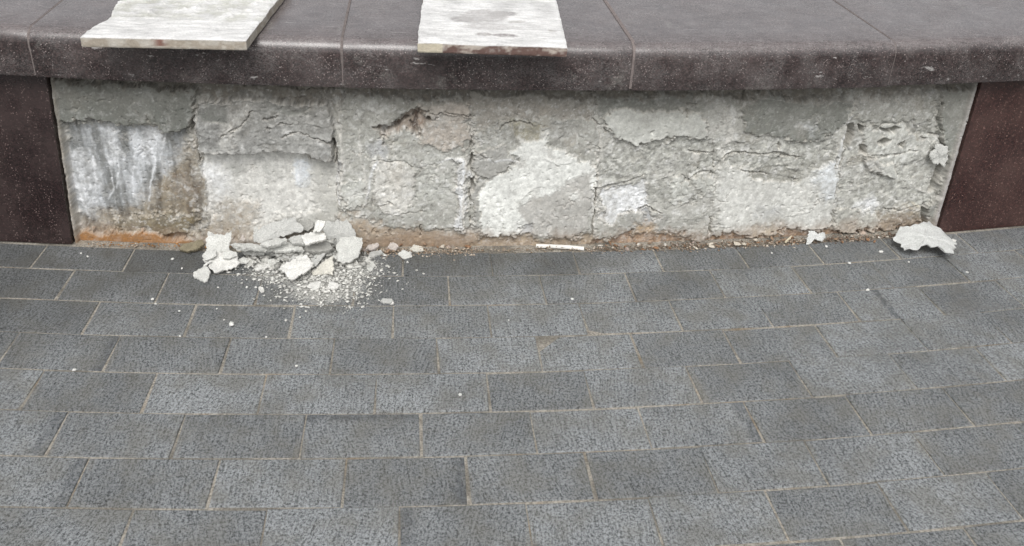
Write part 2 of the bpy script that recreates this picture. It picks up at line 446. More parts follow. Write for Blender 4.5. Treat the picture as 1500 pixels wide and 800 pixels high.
# ------------------------------------------------------------------ cladding panels left on the wall
def clad(sa0, sa1, sb0, sb1, m, label):          # bottom/top arc positions of each end
    v, f = [], []; n = 24
    pr = [(0.0, .001), (0.0, .362), (-.0012, .3632), (-.028, .3632), (-.028, .001)]
    pr = [(-.0012, 0.0), (0.0, .0012), (0.0, .362), (-.0012, .3632), (-.028, .3632), (-.028, 0.0)]
    for i in range(n + 1):
        u = i / n
        for r, z in pr:
            w = z / .364
            s = (sa0 + (sa1 - sa0) * w) * (1 - u) + (sb0 + (sb1 - sb0) * w) * u
            v.append(pt(s, r - (.001 if i in (0, n) and r > -.02 else 0), z))
    K = len(pr)
    for i in range(n):
        for j in range(K):
            p, q = i * K + j, i * K + (j + 1) % K
            f.append((p, q, q + K, p + K))
    f += [tuple(reversed(range(K))), tuple(n * K + j for j in range(K))]
    me = mesh('cladding_panel', v, f)
    bm = bmesh.new(); bm.from_mesh(me); bmesh.ops.recalc_face_normals(bm, faces=bm.faces); bm.to_mesh(me); bm.free()
    link('cladding_panel', me, m, label=label, cat='stone panel', grp='granite panels still on the plinth')
clad(-1.7, -1.7, -.674, -.657, M_CLAD_L, 'dark maroon polished granite panel at the left end of the bare wall')
clad(1.158, 1.150, 2.0, 2.0, M_CLAD_R, 'red-brown speckled granite panel at the right end of the bare wall')

# ------------------------------------------------------------------ the bare wall: heaps of old mortar as relief
COL = {k: lin(*c) for k, c in dict(
    topbed=(106, 97, 85), dark=(100, 103, 97), darkg=(114, 116, 109), darkg2=(126, 126, 119), white=(224, 226, 226), bluewhite=(206, 211, 213),
    slate=(134, 134, 130), slatepale=(157, 157, 149), pale=(196, 194, 186), paleg=(186, 187, 179), mid=(154, 154, 146), midwarm=(150, 144, 134),
    smooth=(204, 203, 196), smooth2=(198, 198, 191), smoothgrey=(172, 171, 162), brown=(138, 124, 103), rustdark=(104, 82, 58), olive=(116, 106, 82),
    ochre=(150, 106, 60), pink=(174, 164, 152), claybrown=(150, 136, 118), olivegrey=(142, 137, 116), greysm=(154, 153, 147), bluegrey=(156, 158, 160),
    patch=(214, 215, 208), patchgrey=(172, 170, 163), palebrown=(176, 164, 144), ochredim=(168, 138, 98), greyd=(138, 137, 128), holebrown=(96, 78, 66), pinkbrown=(150, 130, 114),
    rust=(148, 112, 82), pinkwhite=(200, 188, 178), cream=(200, 192, 172), creambrown=(166, 154, 134), streak=(140, 142, 141), brownstreak=(124, 112, 94)).items()}
PATCHES = [([(-0.6731, 0.3596), (1.1599, 0.3732), (1.1782, 0.3194), (0.8815, 0.3268), (0.6364, 0.3207), (0.5741, 0.3159), (0.3881, 0.3232), (0.1242, 0.3169), (-0.1319, 0.3169),
   (-0.3827, 0.3191), (-0.6796, 0.3264)],
  -5, 1.5, 6, 9, 'topbed', 0.85),
 ([(-0.6628, 0.3365), (-0.3996, 0.3346), (-0.4039, 0.2637), (-0.4195, 0.2493), (-0.4482, 0.2426), (-0.4728, 0.2487), (-0.4841, 0.2593), (-0.5417, 0.2542),
   (-0.5793, 0.2567), (-0.617, 0.2577), (-0.6504, 0.2478), (-0.6749, 0.2591)],
  11, 0.35, 1.5, 6, 'dark', 0.92),
 ([(-0.6499, 0.2506), (-0.4606, 0.2449), (-0.4134, 0.2467), (-0.4456, 0.1916), (-0.4903, 0.1164), (-0.5577, 0.0606), (-0.6308, 0.0216), (-0.6681, 0.0245),
   (-0.6623, 0.1823)],
  -8, 0.35, 6, 6, 'streak', 0.95),
 ([(-0.6657, 0.1993), (-0.6278, 0.1954), (-0.6256, 0.1477), (-0.6237, 0.0806), (-0.6201, 0.0377), (-0.641, 0.0414), (-0.6519, 0.102), (-0.6637, 0.1532)], -6, 0.3, 10, 8,
  'white', 0.5),
 ([(-0.5815, 0.2427), (-0.5556, 0.2466), (-0.5589, 0.2085), (-0.5563, 0.1582), (-0.5759, 0.1573), (-0.582, 0.2004)], -8, 0.3, 8, 8, 'white', 0.55),
 ([(-0.5125, 0.2373), (-0.467, 0.2447), (-0.4722, 0.2248), (-0.4994, 0.1751), (-0.5124, 0.1746), (-0.5228, 0.21)], -8, 0.3, 8, 8, 'white', 0.6),
 ([(-0.482, 0.1494), (-0.4429, 0.2132), (-0.4117, 0.2285), (-0.3995, 0.1641), (-0.4099, 0.0192), (-0.6783, -0.0028), (-0.6672, 0.0448), (-0.6107, 0.0629),
   (-0.5547, 0.0806), (-0.5175, 0.1094)],
  -9, 0.5, 18, 10, 'brownstreak', 0.86),
 ([(-0.4644, 0.1442), (-0.4422, 0.1553), (-0.425, 0.1113), (-0.4352, 0.0806), (-0.4617, 0.1025)], -9, 0.4, 12, 8, 'rustdark', 0.55),
 ([(-0.5248, 0.0573), (-0.4297, 0.07), (-0.4289, 0.0186), (-0.6054, 0.0117), (-0.5882, 0.036)], -3, 0.9, 6, 8, 'olive', 0.6),
 ([(-0.6701, 0.0134), (-0.6039, 0.0213), (-0.5105, 0.0141), (-0.4361, 0.0025), (-0.442, -0.025), (-0.679, -0.022)], 2, 0.5, 3, 4, 'ochre', 0.97),
 ([(-0.3936, 0.3106), (-0.3455, 0.3164), (-0.1547, 0.315), (-0.1476, 0.2429), (-0.1498, 0.2229), (-0.1599, 0.1996), (-0.1784, 0.1934), (-0.2023, 0.2103),
   (-0.2655, 0.213), (-0.3434, 0.2065), (-0.4023, 0.2089)],
  18, 1.0, 0.9, 4, 'slate', 0.9),
 ([(-0.3841, 0.3056), (-0.3462, 0.3096), (-0.3422, 0.2727), (-0.3657, 0.2651), (-0.3879, 0.2712)], 15, 0.3, 4, 6, 'dark', 0.65),
 ([(-0.2833, 0.3116), (-0.1891, 0.3087), (-0.1939, 0.2908), (-0.2407, 0.2923), (-0.2783, 0.2954)], 15, 0.3, 4, 6, 'dark', 0.5),
 ([(-0.3352, 0.2936), (-0.309, 0.3054), (-0.2948, 0.2949), (-0.3238, 0.2525), (-0.3493, 0.212), (-0.3622, 0.2116), (-0.3417, 0.2519)], 17, 0.8, 5, 6, 'pale', 0.5),
 ([(-0.2035, 0.2346), (-0.1518, 0.2357), (-0.1527, 0.2142), (-0.1626, 0.1981), (-0.1784, 0.1949), (-0.2009, 0.2117)], 19, 0.4, 2, 4, 'slate', 0.6),
 ([(-0.403, 0.2031), (-0.3438, 0.2022), (-0.2658, 0.2087), (-0.2038, 0.2059), (-0.1995, 0.1901), (-0.1601, 0.1938), (-0.1451, 0.178), (-0.1471, 0.0953),
   (-0.1627, 0.0453), (-0.4017, 0.0194), (-0.4077, 0.0891)],
  -13, 0.18, 1.0, 3, 'smooth', 0.95),
 ([(-0.4013, 0.1714), (-0.3696, 0.1768), (-0.3621, 0.1476), (-0.3837, 0.0899), (-0.4032, 0.0816)], -11, 0.2, 14, 8, 'white', 0.6),
 ([(-0.2205, 0.1867), (-0.1995, 0.1901), (-0.2016, 0.1517), (-0.219, 0.1244), (-0.2259, 0.1423)], -11, 0.2, 6, 6, 'bluewhite', 0.85),
 ([(-0.2021, 0.19), (-0.1472, 0.1911), (-0.151, 0.0643), (-0.1829, 0.0481), (-0.2008, 0.0944)], -10, 0.15, 8, 6, 'smoothgrey', 0.6),
 ([(-0.36, 0.1683), (-0.3308, 0.175), (-0.3248, 0.1547), (-0.3492, 0.1451)], -11, 0.2, 10, 6, 'dark', 0.35),
 ([(-0.2845, 0.1675), (-0.2583, 0.1682), (-0.2572, 0.1475), (-0.2811, 0.144)], -11, 0.2, 8, 6, 'dark', 0.28),
 ([(-0.3761, 0.1383), (-0.3494, 0.1436), (-0.3544, 0.0907), (-0.3791, 0.0824)], -11, 0.2, 12, 8, 'dark', 0.28),
 ([(-0.4005, 0.0817), (-0.3466, 0.1031), (-0.3077, 0.092), (-0.2999, 0.0222), (-0.408, 0.0113)], -9, 0.5, 12, 8, 'brown', 0.55),
 ([(-0.2693, 0.0699), (-0.2225, 0.0662), (-0.1538, 0.0952), (-0.1499, 0.0249), (-0.2727, 0.0228)], -8, 0.3, 12, 8, 'mid', 0.45),
 ([(-0.1315, 0.3264), (0.1109, 0.3305), (0.1221, 0.0418), (0.0499, 0.0372), (-0.0603, 0.0496), (-0.141, 0.08), (-0.1429, 0.1999)], 4, 0.75, 3, 5, 'mid', 0.75),
 ([(-0.0777, 0.1864), (-0.0644, 0.1924), (-0.0182, 0.193), (0.0029, 0.1785), (0.011, 0.0969), (-0.019, 0.0781), (-0.0597, 0.084), (-0.0756, 0.1024)], 6, 0.5, 2, 5,
  'pale', 0.7),
 ([(-0.1412, 0.1439), (-0.1183, 0.1532), (-0.0959, 0.1476), (-0.0888, 0.1114), (-0.103, 0.0835), (-0.1342, 0.0801)], 7, 0.4, 1.5, 5, 'paleg', 0.7),
 ([(-0.1272, 0.2715), (-0.0819, 0.2863), (-0.0635, 0.2444), (-0.0841, 0.1936), (-0.1233, 0.2003)], 3, 0.6, 6, 8, 'mid', 0.5),
 ([(0.0082, 0.3155), (0.1111, 0.3223), (0.1133, 0.2464), (0.0744, 0.2099), (0.0214, 0.224), (0.0108, 0.2668)], 7, 0.6, 3, 6, 'pink', 0.7),
 ([(0.0274, 0.3185), (0.1137, 0.3223), (0.1147, 0.289), (0.0729, 0.2941), (0.034, 0.2979)], 10, 0.3, 1.5, 4, 'pink', 0.6),
 ([(0.0109, 0.2021), (0.0745, 0.2085), (0.0862, 0.1581), (0.0629, 0.097), (0.0218, 0.1123)], 3, 0.9, 6, 8, 'paleg', 0.55),
 ([(-0.09, 0.2225), (-0.0571, 0.2374), (-0.0377, 0.2233), (-0.0419, 0.1986), (-0.084, 0.198)], 2, 0.5, 5, 6, 'bluegrey', 0.5),
 ([(0.08, 0.1997), (0.0932, 0.2027), (0.1097, 0.188), (0.1118, 0.1125), (0.1, 0.0339), (0.0888, 0.0371), (0.0926, 0.1125)], 10, 1.2, 2, 5, 'white', 0.55),
 ([(-0.1413, 0.0706), (-0.1009, 0.0618), (-0.0603, 0.0511), (0.0498, 0.0404), (0.1198, 0.0273), (0.1511, 0.0141), (0.1353, -0.0185), (-0.1378, -0.0185)], 1, 0.6, 9, 8,
  'claybrown', 0.85),
 ([(-0.0603, 0.0496), (0.0498, 0.0404), (0.067, 0.0049), (0.0505, -0.0146), (-0.0613, -0.0082)], 0, 0.5, 4, 5, 'claybrown', 0.7),
 ([(0.1172, 0.3333), (0.3496, 0.3316), (0.3606, 0.2462), (0.3845, -0.0299), (0.1284, -0.025)], 5, 0.5, 3, 4, 'mid', 0.8),
 ([(0.1173, 0.3306), (0.347, 0.3316), (0.349, 0.2823), (0.2571, 0.2896), (0.1809, 0.2781), (0.1224, 0.2536)], 4, 1.1, 5, 8, 'midwarm', 0.75),
 ([(0.1834, 0.2809), (0.2126, 0.2796), (0.2585, 0.2697), (0.2499, 0.238), (0.2025, 0.2452)], 3, 0.5, 3, 6, 'olivegrey', 0.75),
 ([(0.1223, 0.2146), (0.1807, 0.2264), (0.1959, 0.1911), (0.1592, 0.1612), (0.1242, 0.1522)], 8, 0.25, 1.5, 5, 'greysm', 0.85),
 ([(0.2661, 0.2754), (0.3085, 0.2825), (0.3161, 0.2245), (0.2889, 0.2232), (0.2665, 0.2321)], 3, 0.6, 5, 6, 'greysm', 0.5),
 ([(0.1338, 0.0256), (0.137, 0.0969), (0.142, 0.1491), (0.1632, 0.1642), (0.1977, 0.1821), (0.2145, 0.1984), (0.1882, 0.2088), (0.1994, 0.2264), (0.2081, 0.2409),
   (0.2378, 0.238), (0.2645, 0.2423), (0.2673, 0.2219), (0.2877, 0.2218), (0.3205, 0.2053), (0.358, 0.187), (0.3697, 0.1672), (0.3692, 0.1288), (0.3477, 0.1167),
   (0.2978, 0.108), (0.2708, 0.0927), (0.2455, 0.0486), (0.2328, 0.0246)],
  8.5, 0.18, 1.5, 4, 'patch', 0.95),
 ([(0.2109, 0.0887), (0.2331, 0.1134), (0.2906, 0.1283), (0.3114, 0.1481), (0.3455, 0.172), (0.3599, 0.1673), (0.3651, 0.1273), (0.359, 0.0866), (0.3584, 0.0304),
   (0.3073, 0.0217), (0.2508, 0.0324), (0.219, 0.0681)],
  7.5, 0.18, 4, 5, 'patchgrey', 0.92),
 ([(0.1987, 0.1881), (0.2229, 0.194), (0.2156, 0.1791), (0.2036, 0.1731)], 7.5, 0.2, 3, 4, 'patchgrey', 0.8),
 ([(0.3138, 0.1187), (0.3331, 0.1231), (0.3373, 0.1075), (0.3208, 0.1015)], 8.5, 0.2, 4, 4, 'patch', 0.8),
 ([(0.259, 0.2234), (0.2782, 0.2203), (0.2843, 0.1936), (0.2634, 0.1997)], 8, 0.2, 3, 5, 'patchgrey', 0.6),
 ([(0.2126, 0.057), (0.2421, 0.0582), (0.2465, 0.0325), (0.2211, 0.0296)], 3, 1.0, 3, 5, 'bluegrey', 0.6),
 ([(0.1231, 0.1461), (0.138, 0.1461), (0.1356, 0.0969), (0.1309, 0.0305), (0.1253, 0.0305)], 7, 0.3, 2, 4, 'greysm', 0.7),
 ([(0.1199, 0.0241), (0.2325, 0.0294), (0.2762, 0.0157), (0.3737, 0.0218), (0.378, -0.023), (0.1211, -0.0183)], -2, 0.6, 6, 6, 'palebrown', 0.8),
 ([(0.355, 0.3316), (0.5927, 0.3299), (0.6542, -0.0403), (0.3904, -0.0301)], 2, 0.9, 4, 5, 'mid', 0.6),
 ([(0.3603, 0.3316), (0.4271, 0.3356), (0.5518, 0.3247), (0.5862, 0.3014), (0.5479, 0.3048), (0.4712, 0.31), (0.397, 0.3034), (0.3713, 0.2893)], 3, 0.5, 5, 7, 'dark',
  0.7),
 ([(0.373, 0.2865), (0.3971, 0.302), (0.4989, 0.3083), (0.5396, 0.2949), (0.5712, 0.2901), (0.5809, 0.2461), (0.5368, 0.238), (0.4806, 0.2375), (0.4457, 0.2261),
   (0.3971, 0.2385), (0.3783, 0.2606)],
  8, 0.3, 1.5, 5, 'paleg', 0.85),
 ([(0.37, 0.2344), (0.4405, 0.2233), (0.5377, 0.2321), (0.6056, 0.2352), (0.6293, 0.1969), (0.5991, 0.1593), (0.4931, 0.1418), (0.4156, 0.1326), (0.3829, 0.1332),
   (0.3692, 0.1868)],
  0, 1.05, 4, 7, 'slatepale', 0.8),
 ([(0.3831, 0.1316), (0.4172, 0.131), (0.4715, 0.1423), (0.4909, 0.0916), (0.4728, 0.0728), (0.4326, 0.0691), (0.4033, 0.0456), (0.3843, 0.0622)], -3, 0.7, 2, 6, 'white',
  0.6),
 ([(0.5279, 0.1503), (0.556, 0.1558), (0.5738, 0.1051), (0.5584, 0.0896), (0.5314, 0.0936)], 4, 0.4, 2, 5, 'paleg', 0.7),
 ([(0.5715, 0.1492), (0.6145, 0.1542), (0.626, 0.1114), (0.5891, 0.1014)], 5, 0.3, 2, 5, 'paleg', 0.6),
 ([(0.4408, 0.0737), (0.4724, 0.0761), (0.48, 0.0855), (0.4934, 0.0835), (0.5, 0.0656), (0.5256, 0.0616), (0.5361, 0.017), (0.4425, 0.02)], 2, 0.5, 1.5, 4, 'greysm',
  0.5),
 ([(0.4744, 0.084), (0.4917, 0.0852), (0.5005, 0.051), (0.4928, 0.03), (0.4813, 0.0516)], -4, 0.3, 3, 4, 'bluegrey', 0.5),
 ([(0.4617, 0.044), (0.5051, 0.0493), (0.5178, 0.0093), (0.466, 0.0077)], -2, 0.6, 8, 8, 'ochredim', 0.6),
 ([(0.5927, 0.3299), (0.88, 0.321), (0.8951, 0.2111), (0.9115, -0.0553), (0.6542, -0.0403)], 3, 0.6, 4, 5, 'mid', 0.6),
 ([(0.6455, 0.3177), (0.7358, 0.3231), (0.8777, 0.3123), (0.888, 0.2646), (0.8649, 0.2413), (0.8149, 0.2293), (0.7243, 0.2367), (0.66, 0.2533)], 8, 0.25, 2.5, 6, 'darkg',
  0.92),
 ([(0.7618, 0.2685), (0.8071, 0.2642), (0.8155, 0.2399), (0.7841, 0.2469)], 8, 0.5, 5, 6, 'white', 0.4),
 ([(0.6035, 0.3155), (0.64, 0.3005), (0.6516, 0.2191), (0.6306, 0.1892), (0.6097, 0.2276)], 3, 1.2, 4, 7, 'pale', 0.5),
 ([(0.6247, 0.2242), (0.7255, 0.2306), (0.8732, 0.2257), (0.8784, 0.1916), (0.8118, 0.1755), (0.6314, 0.1846)], 1, 1.2, 4, 6, 'slatepale', 0.8),
 ([(0.6247, 0.1725), (0.6904, 0.1829), (0.7071, 0.1418), (0.8216, 0.1309), (0.8521, 0.1661), (0.8814, 0.179), (0.8936, 0.0754), (0.9008, 0.0044), (0.8036, -0.0036),
   (0.6641, 0.0102), (0.63, 0.0872)],
  4, 0.25, 6, 7, 'smooth2', 0.78),
 ([(0.6972, 0.1703), (0.7352, 0.1814), (0.8075, 0.16), (0.8155, 0.1375), (0.7304, 0.1298), (0.7022, 0.1435)], 0, 1.0, 3, 5, 'greyd', 0.85),
 ([(0.7938, 0.1886), (0.8746, 0.2011), (0.8721, 0.1794), (0.8377, 0.1619), (0.8029, 0.1602)], 2, 0.6, 4, 5, 'greyd', 0.5),
 ([(0.8377, 0.1619), (0.8806, 0.1821), (0.896, 0.0918), (0.8728, 0.0765), (0.8475, 0.1185)], 6, 0.2, 6, 6, 'bluewhite', 0.6),
 ([(0.718, 0.0838), (0.7705, 0.0815), (0.7734, 0.0518), (0.7298, 0.0538)], 5, 0.3, 8, 6, 'bluegrey', 0.4),
 ([(0.7103, 0.0348), (0.7793, 0.0382), (0.7894, 0.004), (0.7244, 0.0006)], 3, 0.5, 5, 5, 'palebrown', 0.6),
 ([(0.9, 0.0751), (0.8923, 0.1848), (0.9076, 0.2106), (0.9095, 0.2639), (0.9582, 0.3216), (1.1034, 0.3284), (1.1977, -0.0487), (0.9573, -0.0408), (0.9073, -0.0374)], 0,
  1.0, 4, 6, 'slatepale', 0.8),
 ([(0.8859, 0.3092), (1.0673, 0.3179), (1.0828, 0.2569), (0.9738, 0.2645), (0.9033, 0.2641)], 5, 0.5, 4, 6, 'mid', 0.7),
 ([(0.918, 0.2545), (1.0078, 0.254), (1.0874, 0.2102), (1.0948, 0.175), (0.9995, 0.1704), (0.9378, 0.1891)], 3, 0.7, 2, 5, 'paleg', 0.55),
 ([(0.9363, 0.1828), (0.9826, 0.1744), (1.0208, 0.1629), (1.0028, 0.135), (0.9597, 0.1532)], 8, 0.4, 2, 5, 'greysm', 0.5),
 ([(0.9802, 0.1713), (1.019, 0.1694), (1.0319, 0.1463), (1.0084, 0.1379), (0.9872, 0.1454)], 10, 0.3, 1.5, 4, 'paleg', 0.6),
 ([(0.9436, 0.0793), (0.9769, 0.0874), (1.0035, 0.0725), (1.0033, 0.0491), (0.9636, 0.0515)], 2, 0.8, 8, 6, 'white', 0.75),
 ([(1.0066, 0.0488), (1.0781, 0.0645), (1.1182, 0.0533), (1.13, 0.0026), (1.0187, 0.0037)], 1, 1.2, 6, 7, 'brown', 0.55),
 ([(0.9073, 0.0581), (0.9474, 0.0641), (1.011, 0.0384), (1.0213, 0.0001), (0.9172, 0.0034)], 4, 0.3, 3, 5, 'smoothgrey', 0.6),
 ([(1.0659, 0.3327), (1.1556, 0.3293), (1.1662, 0.2684), (1.1582, 0.1827), (1.1416, 0.1724), (1.1121, 0.2246), (1.0862, 0.2872)], 9, 0.35, 3, 5, 'darkg', 0.75),
 ([(1.1362, 0.1791), (1.1599, 0.1874), (1.1697, 0.0836), (1.1727, -0.0024), (1.1426, -0.0053), (1.1259, 0.0613), (1.1437, 0.0803)], 11, 0.3, 3, 5, 'darkg2', 0.8),
 ([(-0.0697, 0.2557), (-0.0565, 0.2728), (-0.037, 0.2843), (-0.015, 0.2944), (0.0043, 0.303), (0.0236, 0.3005), (0.0211, 0.2879), (0.0471, 0.2827), (0.0264, 0.2726),
   (0.0161, 0.2427), (0.003, 0.2382), (-0.0074, 0.2594), (-0.0308, 0.2591), (-0.0544, 0.2417)],
  -7, 1.2, 3, 6, 'pinkbrown', 0.7),
 ([(-0.0658, 0.2586), (-0.0488, 0.2715), (-0.0241, 0.2803), (-0.0022, 0.2848), (-0.0151, 0.2734), (-0.0385, 0.2647), (-0.0568, 0.2516)], -18, 0.8, 1.2, 5, 'holebrown',
  0.9),
 ([(0.0004, 0.2932), (0.0172, 0.2976), (0.0121, 0.2766), (0.0121, 0.2597), (0.0069, 0.244), (-0.0009, 0.2652), (0.003, 0.2793)], -18, 0.8, 1.2, 5, 'holebrown', 0.9),
 ([(0.888, 0.2586), (0.901, 0.2611), (0.9064, 0.2337), (0.9013, 0.2046), (0.8897, 0.2082), (0.8879, 0.2343)], -24, 0.3, 1, 1, None, 0),
 ([(0.9587, 0.2514), (0.9788, 0.2461), (0.9956, 0.253), (1.0068, 0.2464), (0.9988, 0.2361), (0.9746, 0.2386)], -24, 0.3, 1, 1.5, None, 0),
 ([(0.9612, 0.2192), (0.9776, 0.2277), (0.9952, 0.2208), (0.9882, 0.2118), (0.9692, 0.2126)], -24, 0.3, 1, 1.5, None, 0),
 ([(1.0085, 0.2124), (1.0271, 0.2193), (1.0252, 0.2038), (1.0155, 0.2043)], -24, 0.3, 1, 2, None, 0),
 ([(0.9247, 0.216), (0.9412, 0.2123), (0.9442, 0.1888), (0.9292, 0.1926)], -22, 0.3, 1, 2, None, 0),
 ([(0.9106, 0.2593), (0.923, 0.2588), (0.9238, 0.2437), (0.9157, 0.2455)], -22, 0.3, 1, 2, None, 0),
 ([(1.1181, 0.1897), (1.1331, 0.1889), (1.1369, 0.124), (1.1326, 0.0944), (1.121, 0.0885), (1.1199, 0.125), (1.1205, 0.1607)], -25, 0.3, 1.2, 2, 'darkg', 0.5),
 ([(-0.5051, 0.0143), (-0.4715, 0.0234), (-0.4477, 0.0195), (-0.4573, 0.0065), (-0.4902, 0.0038)], -20, 0.5, 1.5, 3, 'brown', 0.5),
 ([(-0.3954, 0.202), (-0.3901, 0.2036), (-0.3911, 0.1935), (-0.3963, 0.1933)], -16, 0.3, 1, 2, None, 0),
 ([(0.3748, 0.0103), (0.4648, 0.0177), (0.5085, 0.0229), (0.5704, 0.0074), (0.6462, 0.0076), (0.7532, 0.0126), (0.8808, 0.0073), (1.1213, 0.0033), (1.1506, -0.0663),
   (0.3786, -0.0298)],
  -5, 1.3, 5, 9, 'rust', 0.75),
 ([(0.9287, -0.0042), (0.9835, -0.0008), (1.0317, -0.0076), (1.034, -0.0287), (0.9413, -0.0292)], 5, 0.5, 1.5, 3, 'pinkwhite', 0.8)]
